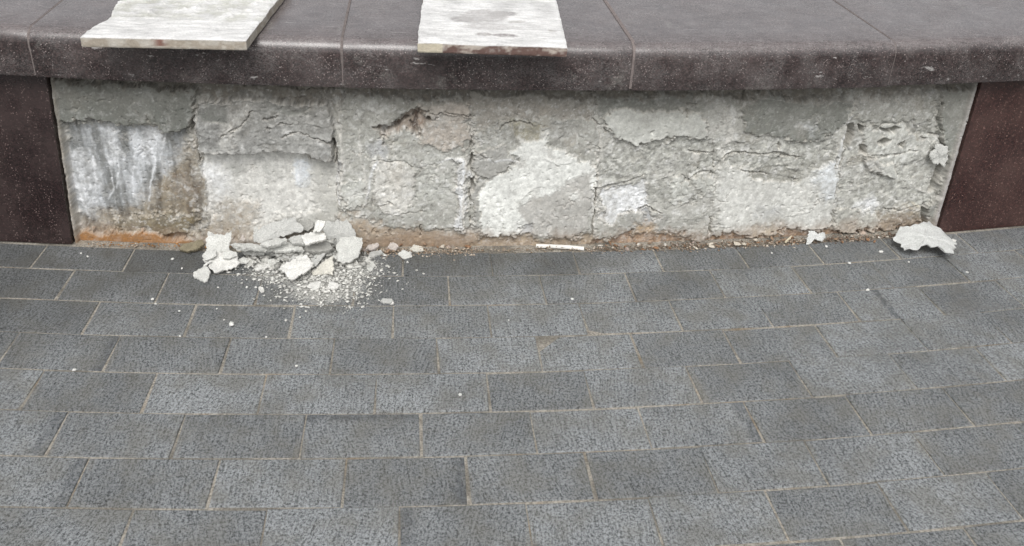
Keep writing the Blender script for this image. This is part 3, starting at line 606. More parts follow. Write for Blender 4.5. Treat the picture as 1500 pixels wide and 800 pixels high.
CRACKS = [([(-0.3978, 0.2033), (-0.3437, 0.2029), (-0.2657, 0.2094), (-0.205, 0.2073), (-0.1991, 0.1973), (-0.1786, 0.1905), (-0.1601, 0.1952)], 5.5, 12),
 ([(-0.1479, 0.2358), (-0.1489, 0.2114), (-0.1574, 0.1967)], 4, 12), ([(-0.403, 0.3049), (-0.4093, 0.2608), (-0.407, 0.2357), (-0.4096, 0.1784)], 3, 8),
 ([(-0.4099, 0.2663), (-0.4102, 0.2412)], 5, 12), ([(-0.1531, 0.2357), (-0.1472, 0.2229), (-0.1456, 0.197), (-0.15, 0.1852)], 5, 16),
 ([(-0.1469, 0.1969), (-0.1448, 0.1528), (-0.1498, 0.0953)], 2.5, 8), ([(0.1133, 0.2492), (0.1133, 0.2028), (0.116, 0.1552), (0.117, 0.1202), (0.1178, 0.0466)], 2.4, 9),
 ([(0.117, 0.2116), (0.1151, 0.188)], 4, 13), ([(0.1174, 0.1552), (0.1221, 0.1339)], 7, 14), ([(0.3703, 0.1319), (0.3711, 0.0943), (0.3737, 0.0218)], 3, 13),
 ([(0.3717, 0.1318), (0.3886, 0.1331), (0.4147, 0.1404), (0.4489, 0.1521), (0.4677, 0.1609)], 3, 6), ([(0.3636, 0.1869), (0.371, 0.1534), (0.3703, 0.1319)], 2, 5),
 ([(0.6013, 0.2353), (0.6165, 0.151), (0.6346, 0.0131)], 1.6, 4), ([(0.6233, 0.055), (0.6323, 0.0182)], 4, 8),
 ([(0.8916, 0.2004), (0.8946, 0.1372), (0.9, 0.0751), (0.9057, 0.011)], 2.4, 7), ([(0.8799, 0.1853), (0.8821, 0.1632)], 4, 9),
 ([(1.0847, 0.3023), (1.0916, 0.2596), (1.1072, 0.2404)], 3, 9), ([(1.0965, 0.2332), (1.108, 0.217), (1.1262, 0.2003)], 3, 10),
 ([(1.0807, 0.2324), (1.1022, 0.2251)], 3, 8), ([(1.0663, 0.2268), (1.095, 0.2067), (1.1118, 0.1837)], 2, 7),
 ([(0.9347, 0.1892), (0.9645, 0.1831), (1.0095, 0.192), (1.0644, 0.1956)], 1.8, 6), ([(0.9661, 0.1529), (0.9889, 0.1389), (1.0052, 0.1381)], 3, 9),
 ([(1.0052, 0.2633), (1.0087, 0.2782)], 2, 5), ([(1.0034, 0.0608), (1.0651, 0.0518), (1.1122, 0.0622)], 2, 6), ([(1.1191, 0.0618), (1.1314, 0.0095)], 5, 10),
 ([(-0.4943, 0.2769), (-0.4852, 0.2607), (-0.479, 0.2498)], 2.5, 8), ([(-0.4767, 0.2485), (-0.4484, 0.2412), (-0.422, 0.2492), (-0.4067, 0.2609)], 3, 10),
 ([(-0.6298, 0.2571), (-0.6343, 0.2458)], 3, 7), ([(-0.3527, 0.2431), (-0.3185, 0.2693), (-0.2945, 0.2976)], 2, 7),
 ([(-0.2731, 0.2818), (-0.2539, 0.2851), (-0.2393, 0.2937)], 2.2, 8), ([(-0.2437, 0.2477), (-0.2175, 0.2582), (-0.1925, 0.2476), (-0.1608, 0.2369)], 2.4, 9),
 ([(-0.2683, 0.2611), (-0.2357, 0.2717), (-0.2037, 0.2753), (-0.1722, 0.2677)], 1.8, 6),
 ([(-0.3838, 0.3083), (-0.327, 0.3143), (-0.258, 0.315), (-0.1948, 0.3208)], 2, 7),
 ([(-0.3427, 0.3446), (-0.2936, 0.3382), (-0.2558, 0.3447), (-0.2065, 0.3354), (-0.1312, 0.3346)], 3, 9),
 ([(-0.1262, 0.2992), (-0.1098, 0.2941), (-0.1025, 0.2831)], 2, 6), ([(-0.0737, 0.1923), (-0.0182, 0.1945), (0.0016, 0.1814)], 2, 6),
 ([(-0.0798, 0.0962), (-0.0714, 0.1717)], 1.5, 4), ([(-0.0636, 0.2373), (-0.0544, 0.2446), (-0.0546, 0.2274)], 4, 9),
 ([(0.0108, 0.2878), (0.034, 0.2937), (0.0663, 0.2983), (0.112, 0.2917)], 1.8, 7), ([(0.0185, 0.2879), (0.0367, 0.2825)], 4, 8),
 ([(-0.0622, 0.0963), (-0.0392, 0.0996), (-0.0485, 0.1057)], 2, 5), ([(-0.019, 0.0781), (0.022, 0.0829)], 2, 5),
 ([(-0.134, 0.0862), (-0.1296, 0.0955), (-0.1265, 0.1079)], 2.5, 6), ([(-0.0427, 0.037), (-0.0428, 0.0242)], 2.5, 7), ([(0.0152, 0.0499), (0.0153, 0.0244)], 2.5, 8),
 ([(0.0498, 0.0436), (0.0582, 0.0372)], 4, 8), ([(0.1658, 0.261), (0.181, 0.2753), (0.2126, 0.2782), (0.2318, 0.2697)], 2.4, 8),
 ([(0.1236, 0.2146), (0.144, 0.2058), (0.1579, 0.194)], 1.8, 5), ([(0.1255, 0.1552), (0.1565, 0.1612), (0.1895, 0.1821)], 1.6, 4),
 ([(0.2606, 0.1997), (0.2848, 0.1877), (0.3079, 0.1905)], 1.5, 3), ([(0.2207, 0.112), (0.2468, 0.1395)], 1.5, 3), ([(0.1799, 0.0967), (0.1864, 0.0461)], 1.6, 3),
 ([(0.3486, 0.2866), (0.3742, 0.2606), (0.3967, 0.2429)], 2.2, 7), ([(0.4, 0.237), (0.4251, 0.2353), (0.4459, 0.2247), (0.4644, 0.2333), (0.4874, 0.2388)], 2.6, 9),
 ([(0.5386, 0.3021), (0.5369, 0.2848)], 2.5, 7), ([(0.5341, 0.3136), (0.5564, 0.3133)], 3, 10), ([(0.555, 0.2108), (0.5773, 0.2058), (0.6054, 0.2096)], 2.5, 8),
 ([(0.5488, 0.156), (0.5647, 0.1463), (0.5905, 0.1673), (0.6135, 0.1604)], 2.2, 7),
 ([(0.4364, 0.0738), (0.4724, 0.0761), (0.4813, 0.087), (0.495, 0.0819), (0.5173, 0.0683)], 2.2, 8),
 ([(0.6269, 0.1939), (0.637, 0.2028), (0.6711, 0.2079), (0.7166, 0.2005), (0.7534, 0.2024), (0.7938, 0.1886)], 2.6, 8),
 ([(0.671, 0.168), (0.7409, 0.1531), (0.8009, 0.1413)], 2, 6), ([(0.6498, 0.3404), (0.6506, 0.3204)], 5, 10),
 ([(0.6764, 0.3343), (0.7652, 0.321), (0.8079, 0.3258)], 2, 4), ([(0.7415, 0.2241), (0.747, 0.2118)], 4, 9),
 ([(0.7923, 0.0508), (0.8375, 0.0585), (0.8512, 0.0677)], 1.6, 4), ([(0.8, 0.0136), (0.8951, 0.015), (0.9065, 0.0211)], 3, 9),
 ([(0.9237, 0.003), (1.0298, -0.0005), (1.1213, 0.0033)], 3.5, 12), ([(-0.6628, 0.3365), (-0.666, 0.2526), (-0.6743, 0.138), (-0.6832, 0.0001)], 4, 12)]
RIDGES = [([(-0.1396, 0.3127), (-0.136, 0.2431), (-0.1343, 0.1855), (-0.1425, 0.1107)], 6, 4, 'pale', 0.7),
 ([(-0.1406, 0.1927), (-0.1461, 0.1528), (-0.1458, 0.0953)], 5, 3, 'white', 0.7),
 ([(-0.1007, 0.258), (-0.1008, 0.2079), (-0.0904, 0.1537), (-0.0888, 0.1114), (-0.1003, 0.0867)], 6, 3, 'pale', 0.65),
 ([(-0.0888, 0.1114), (-0.0794, 0.1716), (-0.0684, 0.1924)], 5, 3, 'white', 0.6), ([(-0.4067, 0.3048), (-0.3998, 0.2777), (-0.4048, 0.2554)], 7, 3, 'pale', 0.5),
 ([(-0.5192, 0.0882), (-0.5111, 0.1276), (-0.4942, 0.1753), (-0.4962, 0.1983)], 4, 0.8, 'white', 0.7),
 ([(-0.5485, 0.0961), (-0.5434, 0.1396), (-0.5305, 0.1926)], 3, 0.6, 'white', 0.5), ([(-0.6199, 0.1035), (-0.6158, 0.1364), (-0.6136, 0.1803)], 4, 0.6, 'white', 0.6),
 ([(-0.6535, 0.1302), (-0.65, 0.0824), (-0.6426, 0.0475)], 6, 0.8, 'white', 0.6), ([(-0.5971, 0.0894), (-0.584, 0.1141), (-0.5824, 0.157)], 3, 0.6, 'white', 0.45),
 ([(-0.5615, 0.2084), (-0.5667, 0.1577), (-0.5789, 0.1128)], 3, 0.6, 'white', 0.4), ([(-0.4694, 0.2263), (-0.4863, 0.1756)], 4, 0.6, 'white', 0.5),
 ([(-0.5204, 0.1815), (-0.5054, 0.1965), (-0.4867, 0.2115)], 3, 0.6, 'white', 0.5),
 ([(-0.6584, 0.2251), (-0.665, 0.1677), (-0.6665, 0.0937), (-0.6695, 0.0166)], 7, 4, 'creambrown', 0.6),
 ([(0.1052, 0.2057), (0.1052, 0.1552), (0.1012, 0.097), (0.1055, 0.0371)], 6, 4, 'pale', 0.8),
 ([(0.096, 0.1998), (0.1021, 0.1702), (0.0977, 0.1278), (0.0941, 0.0499)], 4, 3, 'white', 0.7),
 ([(0.3578, 0.19), (0.3715, 0.1626), (0.3667, 0.1257), (0.3714, 0.0463)], 5, 2, 'pale', 0.75),
 ([(0.8904, 0.2795), (0.8887, 0.2495), (0.8824, 0.2131), (0.8868, 0.1567)], 6, 3, 'white', 0.45),
 ([(1.1533, 0.2382), (1.1627, 0.1583), (1.171, 0.0581), (1.1763, -0.0027)], 8, 2, 'pale', 0.5),
 ([(0.6812, 0.3242), (0.7367, 0.3188), (0.7795, 0.3222)], 2.5, 1, 'pale', 0.6), ([(0.6931, 0.2465), (0.7228, 0.2442)], 4, 1, 'pale', 0.5),
 ([(0.6314, 0.1846), (0.6283, 0.2196), (0.6306, 0.2569)], 4, 2, 'pale', 0.6), ([(-0.3998, 0.209), (-0.3563, 0.2061)], 4, 1, 'pale', 0.8),
 ([(-0.2155, 0.1839), (-0.2221, 0.1394)], 5, 0.5, 'white', 0.7), ([(0.144, 0.2058), (0.1552, 0.194), (0.1887, 0.2), (0.2093, 0.194)], 3, 1, 'white', 0.5),
 ([(0.0481, 0.1907), (0.0799, 0.2026), (0.096, 0.1998)], 4, 2, 'white', 0.6),
 ([(1.0612, 0.0656), (1.0846, 0.0708), (1.1153, 0.0519), (1.1012, 0.0426)], 4, 2, 'cream', 0.6), ([(1.0029, 0.0991), (1.0612, 0.0656)], 5, 2, 'pale', 0.5),
 ([(1.0718, 0.1148), (1.1458, 0.0734)], 6, 3, 'pale', 0.5)]
SEAMS = [-0.4096, -0.1462, 0.116, 0.364, 0.61, 0.9019]
S0, S1, Z0, Z1, DS = -.672, 1.1595, -.012, .3655, .00155
nu, nv = int((S1 - S0) / DS) + 1, int((Z1 - Z0) / DS) + 1
su = np.linspace(S0, S1, nu); zv = np.linspace(Z0, Z1, nv)
S, Zz = np.meshgrid(su, zv, indexing='ij')
# noise-warped coordinates give every outline a broken edge
n_f = fbm(S, Zz, 55, 4, 1, .6); n_g = fbm(S, Zz, 55, 4, 2, .6)
n_c = fbm(S, Zz, 14, 3, 3, .5); n_d = fbm(S, Zz, 14, 3, 4, .5)
n_h = fbm(S, Zz, 170, 3, 41, .6); n_i = fbm(S, Zz, 170, 3, 42, .6)
fineR = fbm(S, Zz, 70, 5, 5, .6)                        # rough grain
ridge = fbm(S, Zz, 26, 5, 6, .55, True)                 # torn ridges
strata = fbm(S * .45 + .02 * n_c, Zz * 1.5 + .02 * n_d, 40, 5, 8, .58, True)
broad = fbm(S, Zz, 6, 3, 9)
tt = fbm(S + .012 * n_f + .003 * n_h, Zz + .012 * n_g + .003 * n_i, 13, 5, 10, .55) * 4.6
terr = np.floor(tt) + sstep(.90, .99, tt - np.floor(tt))  # flaked layers with sharp rims
tt2 = fbm(S + .008 * n_g + .003 * n_i, Zz + .008 * n_f + .003 * n_h, 30, 4, 12, .55) * 3.4
terr2 = np.floor(tt2) + sstep(.88, .99, tt2 - np.floor(tt2))
mic = fbm(S, Zz, 230, 3, 14, .6)
wi, wb = worley((S + .014 * n_f + .010 * n_c + .003 * n_h) * 30, (Zz + .014 * n_g + .010 * n_d + .003 * n_i) * 46, 71)   # thin broken plates
plate = (wi - .5) * 2.6 * sstep(-.1, .25, fbm(S, Zz, 9, 3, 74)) - .9 * (1 - sstep(.01, .06, wb)) * (wi > .45)
tex = .70 * fineR + .15 * (ridge - .3) + .45 * (strata - .3) + 1.35 * terr + .85 * terr2 + plate + .35 * mic   # unit roughness, mm
tex *= .66
H = 1.2 * broad + tex
C = np.empty(S.shape + (3,))
mixn = sstep(-.35, .35, fbm(S, Zz, 20, 5, 15, .6))[..., None]
C[:] = COL['mid'] * (1 - mixn) + COL['pale'] * mixn
streak = fbm(S + .004 * n_f, Zz * .16, 75, 4, 16, .6)
streak2 = fbm(S + .006 * n_c, Zz * .10, 32, 3, 17, .6)
brk = fbm(S, Zz, 90, 4, 18, .62)
BM = np.ones(S.shape)                                   # where the mottling below may work fully
for poly, dh, rough, soft, warp, key, op in PATCHES:
    xs = [p[0] for p in poly]; zs = [p[1] for p in poly]; mg = .02
    i0, i1 = np.searchsorted(su, [min(xs) - mg, max(xs) + mg]); j0, j1 = np.searchsorted(zv, [min(zs) - mg, max(zs) + mg])
    sl = (slice(i0, i1), slice(j0, j1))
    if i1 - i0 < 2 or j1 - j0 < 2: continue
    w = (warp + (2.5 if soft > 1.3 else 0)) * .001
    d = sdf_poly(S[sl] + w * (n_f[sl] * 2.0 + n_c[sl] * 2.4 + n_h[sl] * .9), Zz[sl] + w * (n_g[sl] * 2.0 + n_d[sl] * 2.4 + n_i[sl] * .9), poly)
    so = soft * .001
    m = 1 - sstep(-so, so, d)
    H[sl] = H[sl] * (1 - m) + m * (dh + rough * tex[sl] + 1.0 * broad[sl] + .12 * mic[sl])
    if key:
        BM[sl] = BM[sl] * (1 - m) + m * (.45 if rough < .36 else (.6 if key in ('dark', 'slate', 'brownstreak') else .4 if key in ('ochre', 'claybrown') else 1.0))
        base = COL[key]
        cc = np.empty(m.shape + (3,)); cc[:] = base
        if key == 'streak':
            q = sstep(-.42, .62, streak[sl] * .75 + streak2[sl] * .75 + .2 * brk[sl])[..., None]
            cc = lin(112, 114, 112) * (1 - q) + lin(190, 193, 194) * q
        elif key == 'brownstreak':
            q = sstep(-.4, .4, streak[sl] * .8 + streak2[sl] * .5 + .3 * brk[sl])[..., None]
            cc = lin(78, 67, 52) * (1 - q) + lin(138, 127, 108) * q
        elif key == 'rust':
            q = sstep(-.3, .35, brk[sl])[..., None]; q2 = sstep(.05, .4, fineR[sl])[..., None]
            cc = lin(112, 78, 54) * (1 - q) + lin(176, 146, 116) * q
            cc = cc * (1 - q2 * .5) + lin(196, 186, 172) * q2 * .5
        elif key in ('slate', 'slatepale', 'topbed'):
            q = sstep(-.35, .45, brk[sl] + .5 * (strata[sl] - .3))[..., None]
            cc = base * .72 * (1 - q) + np.minimum(base * 1.28, .8) * q
        else:
            q = (1 + .22 * brk[sl] + .22 * n_c[sl])[..., None]
            cc = np.minimum(cc * q, .85)
        mm = 1 - sstep(-so * 1.6 - .001, so * 1.2 + .001, d + .004 * brk[sl])
        a = (mm * np.clip(op + .9 * (brk[sl] + .6 * n_c[sl]) * (1.15 - op), 0, 1))[..., None]
        C[sl] = C[sl] * (1 - a) + cc * a
for pts, wd, rs, key, op in RIDGES:
    xs = [p[0] for p in pts]; zs = [p[1] for p in pts]; mg = .02
    i0, i1 = np.searchsorted(su, [min(xs) - mg, max(xs) + mg]); j0, j1 = np.searchsorted(zv, [min(zs) - mg, max(zs) + mg])
    sl = (slice(i0, i1), slice(j0, j1))
    d, t = dist_line(S[sl] + .004 * n_f[sl] + .003 * n_c[sl], Zz[sl] + .004 * n_g[sl], pts)
    ww = wd * .001 * .5 * (1 + .7 * n_d[sl])
    m = np.exp(-(d / ww) ** 2)
    H[sl] += m * rs * (.6 + .6 * fineR[sl])
    a = (np.clip(m * op * (1.0 + 1.2 * brk[sl]), 0, 1))[..., None]
    C[sl] = C[sl] * (1 - a) + COL[key] * a
for pts, wd, dp in CRACKS:
    xs = [p[0] for p in pts]; zs = [p[1] for p in pts]; mg = .02
    i0, i1 = np.searchsorted(su, [min(xs) - mg, max(xs) + mg]); j0, j1 = np.searchsorted(zv, [min(zs) - mg, max(zs) + mg])
    sl = (slice(i0, i1), slice(j0, j1))
    d, t = dist_line(S[sl] + .007 * n_f[sl] + .005 * n_c[sl] + .002 * n_h[sl], Zz[sl] + .008 * n_g[sl] + .005 * n_d[sl] + .002 * n_i[sl], pts)
    ww = wd * .001 * .5 * np.clip(.9 + 1.1 * n_c[sl] + .9 * n_g[sl], .25, 2)
    br_ = sstep(-.30, .12, n_f[sl] + .7 * n_d[sl] + .35 * (wd - 2))
    m = (1 - sstep(ww * .6, ww * 1.4 + .0005, d)) * br_
    H[sl] -= m * dp
    # the lip above/beside a crack stands a little proud
    H[sl] += 1.2 * np.exp(-((d - ww * 2.2) / .004) ** 2) * (Zz[sl] > np.interp(t, np.linspace(0, 1, len(pts)), zs)) * (1 - m)
# random hairline cracks
hc = np.abs(fbm(S + .01 * n_f, Zz + .01 * n_g, 9, 4, 21, .6))
hm = (1 - sstep(.006, .018, hc)) * sstep(.0, .25, fbm(S, Zz, 5, 2, 22))
H -= 2.6 * hm
# smooth mortar fillet left along the edges of the two remaining panels
edge = 1.158 - .008 * Zz / .364 + .0015 * n_f
eR = sstep(edge - .0135, edge - .0095, S); H = H * (1 - eR) + eR * (18.5 + .25 * tex - 9 * sstep(edge - .004, edge - .002, S))
C = C * (1 - .9 * eR[..., None]) + lin(158, 154, 150) * .9 * eR[..., None]
edge = -.674 + .017 * Zz / .364 + .0012 * n_f
eL = 1 - sstep(edge + .006, edge + .010, S); H = H * (1 - eL) + eL * (15 + .3 * tex - 6 * n_c - 9 * (1 - sstep(edge + .0015, edge + .003, S)))
C = C * (1 - .7 * eL[..., None]) + lin(134, 126, 114) * .7 * eL[..., None]
# mottling of the mortar: salts, lime veins, broken layer rims; shade painted under the coping
def blot(freq, seed, lo, hi, rgb, amt, octs=5, warp=.012):
    global C
    v = fbm(S + warp * n_f, Zz + warp * n_g, freq, octs, seed, .62)
    a = (sstep(lo, hi, v) * amt * BM)[..., None]
    C = C * (1 - a) + lin(*rgb) * a
blot(11, 24, .02, .42, (206, 205, 198), .22)
blot(17, 51, .05, .45, (122, 120, 113), .28)
blot(36, 27, .06, .40, (112, 110, 103), .34)
blot(45, 52, .08, .42, (220, 220, 215), .42)
blot(80, 53, .10, .45, (104, 101, 94), .38, 4, .006)
blot(95, 54, .12, .45, (224, 224, 220), .42, 4, .006)
blot(14, 55, .12, .5, (150, 138, 118), .22)
vein = np.abs(fbm(S + .016 * n_f, Zz + .016 * n_g, 17, 5, 56, .6))
va = ((1 - sstep(.004, .035, vein)) * sstep(-.1, .3, fbm(S, Zz, 8, 3, 57)) * (.6 + .6 * brk) * BM ** 1.5)[..., None].clip(0, 1) * .6
C = C * (1 - va) + lin(218, 217, 210) * va
H += .5 * va[..., 0]
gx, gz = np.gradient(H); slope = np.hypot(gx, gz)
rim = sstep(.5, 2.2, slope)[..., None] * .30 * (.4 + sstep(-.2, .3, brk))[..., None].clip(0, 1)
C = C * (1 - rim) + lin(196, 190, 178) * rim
ft = (1 - sstep(.006, .046, Zz + .030 * n_c + .014 * brk + .006 * n_f))[..., None] * .38
C = C * (1 - ft) + (lin(136, 108, 80)) * ft
tp = sstep(.325, .350, Zz + .020 * n_d + .012 * brk)[..., None] * .72       # coping's shade painted on the topmost course
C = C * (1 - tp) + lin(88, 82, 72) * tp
tp = sstep(.20, .345, Zz + .04 * n_d + .02 * brk + .03 * broad)[..., None] * .50      # upper half darkened: dirt, plus painted shade from the coping
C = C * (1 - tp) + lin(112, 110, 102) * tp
pits = sstep(.40, .58, fbm(S, Zz, 120, 2, 29)); H -= 2.4 * pits
pits = sstep(.34, .5, fbm(S, Zz, 46, 3, 33, .6)) * sstep(0, .3, n_c); H -= 4.0 * pits
sp_ = (sstep(.34, .5, fbm(S, Zz, 150, 3, 61, .65)) * .34 * (.2 + .8 * BM))[..., None]; C = C * (1 - sp_) + lin(226, 225, 220) * sp_
sp_ = (sstep(.36, .52, fbm(S, Zz, 140, 3, 63, .65)) * .38 * (.2 + .8 * BM))[..., None]; C = C * (1 - sp_) + lin(84, 80, 73) * sp_
grain = (1 + .13 * mic + .20 * brk)[..., None]
C = np.clip(C * grain * np.array([1.05, 1.05, 1.075]), .01, .88)
H = np.clip(H, -26, 21)
RAD = R - .024 + H * .001
TH = S / R
V = np.stack([RAD * np.sin(TH), R - RAD * np.cos(TH), Zz], -1)
wall = link('plinth_wall', None, label='bare curved plinth wall of old grey bedding mortar, stained and flaking', cat='wall')
cuts = [0] + [int(np.searchsorted(su, s)) for s in SEAMS] + [nu - 1]
BED_LABEL = ['mortar bed with white vertical salt streaks and brown stains', 'mortar bed with a thick rough ledge over a smooth pale recess', 'mortar bed with a dark brown gouge near its top',
             'mortar bed with a large smooth pale patch', 'mortar bed with torn rough grey layers', 'mortar bed with dark smooth top and pale lower half', 'mortar bed with small dark holes, beside the red-brown panel']
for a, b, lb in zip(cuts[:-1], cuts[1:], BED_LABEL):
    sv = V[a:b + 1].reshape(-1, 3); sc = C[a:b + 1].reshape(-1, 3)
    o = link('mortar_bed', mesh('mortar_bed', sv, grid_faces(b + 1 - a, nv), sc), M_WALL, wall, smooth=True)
    o['label'] = lb
# concrete core behind
v, f = [], []
for i in range(41):
    s = -2.0 + 4.2 * i / 40
    v += [pt(s, -.056, -.02), pt(s, -.056, .362), pt(s, -.40, .362), pt(s, -.40, -.02)]
for i in range(40):
    for j in range(4): f.append((i * 4 + j, i * 4 + (j + 1) % 4, i * 4 + 4 + (j + 1) % 4, i * 4 + 4 + j))
link('core', mesh('core', v, f), M_CORE, wall)

# ------------------------------------------------------------------ broken flakes
def flake_mesh(pts, th, seed, bow=0.0, curl=1.0):
    P = np.array(pts, float); ctr = P.mean(0)
    e = np.linalg.svd(P - ctr)[2]; n = e[2]
    if n[2] < 0: n = -n
    e1 = e[0]; e2 = np.cross(n, e1)
    Q = np.stack([(P - ctr) @ e1, (P - ctr) @ e2], 1)
    ar = 0.5 * np.sum(Q[:, 0] * np.roll(Q[:, 1], -1) - np.roll(Q[:, 0], -1) * Q[:, 1])
    if ar < 0: Q = Q[::-1]
    rng = np.random.default_rng(seed)
    size = np.ptp(Q, axis=0).max()
    step = max(size / 22, .0018)
    out = []
    for i in range(len(Q)):
        a, b = Q[i], Q[(i + 1) % len(Q)]
        k = max(1, int(np.linalg.norm(b - a) / step)); nrm = np.array([(b - a)[1], -(b - a)[0]]); nrm /= np.linalg.norm(nrm) + 1e-9
        for j in range(k):
            w = j / k
            out.append(a + (b - a) * w + (nrm * rng.normal(0, step * .42) if j else 0))
    O = np.array(out); N = len(O)
    rings = []
    def noise(q, fr, sd): return perlin(q[:, 0] * fr + sd, q[:, 1] * fr - sd, seed % 97)
    hm = min(.0022, size * .03)
    def zof(q):
        rr = (q[:, 0] / (abs(Q[:, 0]).max() + 1e-9)) ** 2
        return hm * (noise(q, 60, 1.5) + .8 * noise(q, 160, 4.2) + .5 * np.floor(noise(q, 45, 9.1) * 2.2)) + bow * (1 - rr) + size * .02 * curl * noise(q, 14, 7)
    lay = []
    for sc, dz in ((.968, 0), (.82, 0), (.58, 0), (.28, 0)):
        q = O * sc; lay.append((q, zof(q) + dz))
    ed = O.copy(); lay.insert(0, (ed, zof(ed) - th * .09 * (1 + .5 * rng.normal(0, 1, N).clip(-1.5, 1.5))))
    mid_ = O * (1 - rng.uniform(.0, .05, N))[:, None]; lay.insert(0, (mid_, zof(mid_) - th * .6))
    bo = O * (1 - rng.uniform(.02, .14, N))[:, None]; lay.insert(0, (bo, zof(bo) - th))
    V = []
    for q, z in lay:
        for i in range(N): V.append(ctr + q[i, 0] * e1 + q[i, 1] * e2 + z[i] * n)
    V.append(ctr + zof(np.zeros((1, 2)))[0] * n); V.append(ctr + (zof(np.zeros((1, 2)))[0] - th) * n)
    F = []
    for l in range(len(lay) - 1):
        for i in range(N):
            a, b = l * N + i, l * N + (i + 1) % N
            F.append((a, b, b + N, a + N))
    t = (len(lay) - 1) * N
    for i in range(N):
        F.append((t + i, t + (i + 1) % N, len(V) - 2)); F.append(((i + 1) % N, i, len(V) - 1))
    V = np.array(V)
    V[:, 2] = np.maximum(V[:, 2], .0012)            # nothing sinks into the paving
    org = np.array([ctr[0], ctr[1], V[:, 2].min()])
    me = mesh('flake', V - org, F)
    return me, org

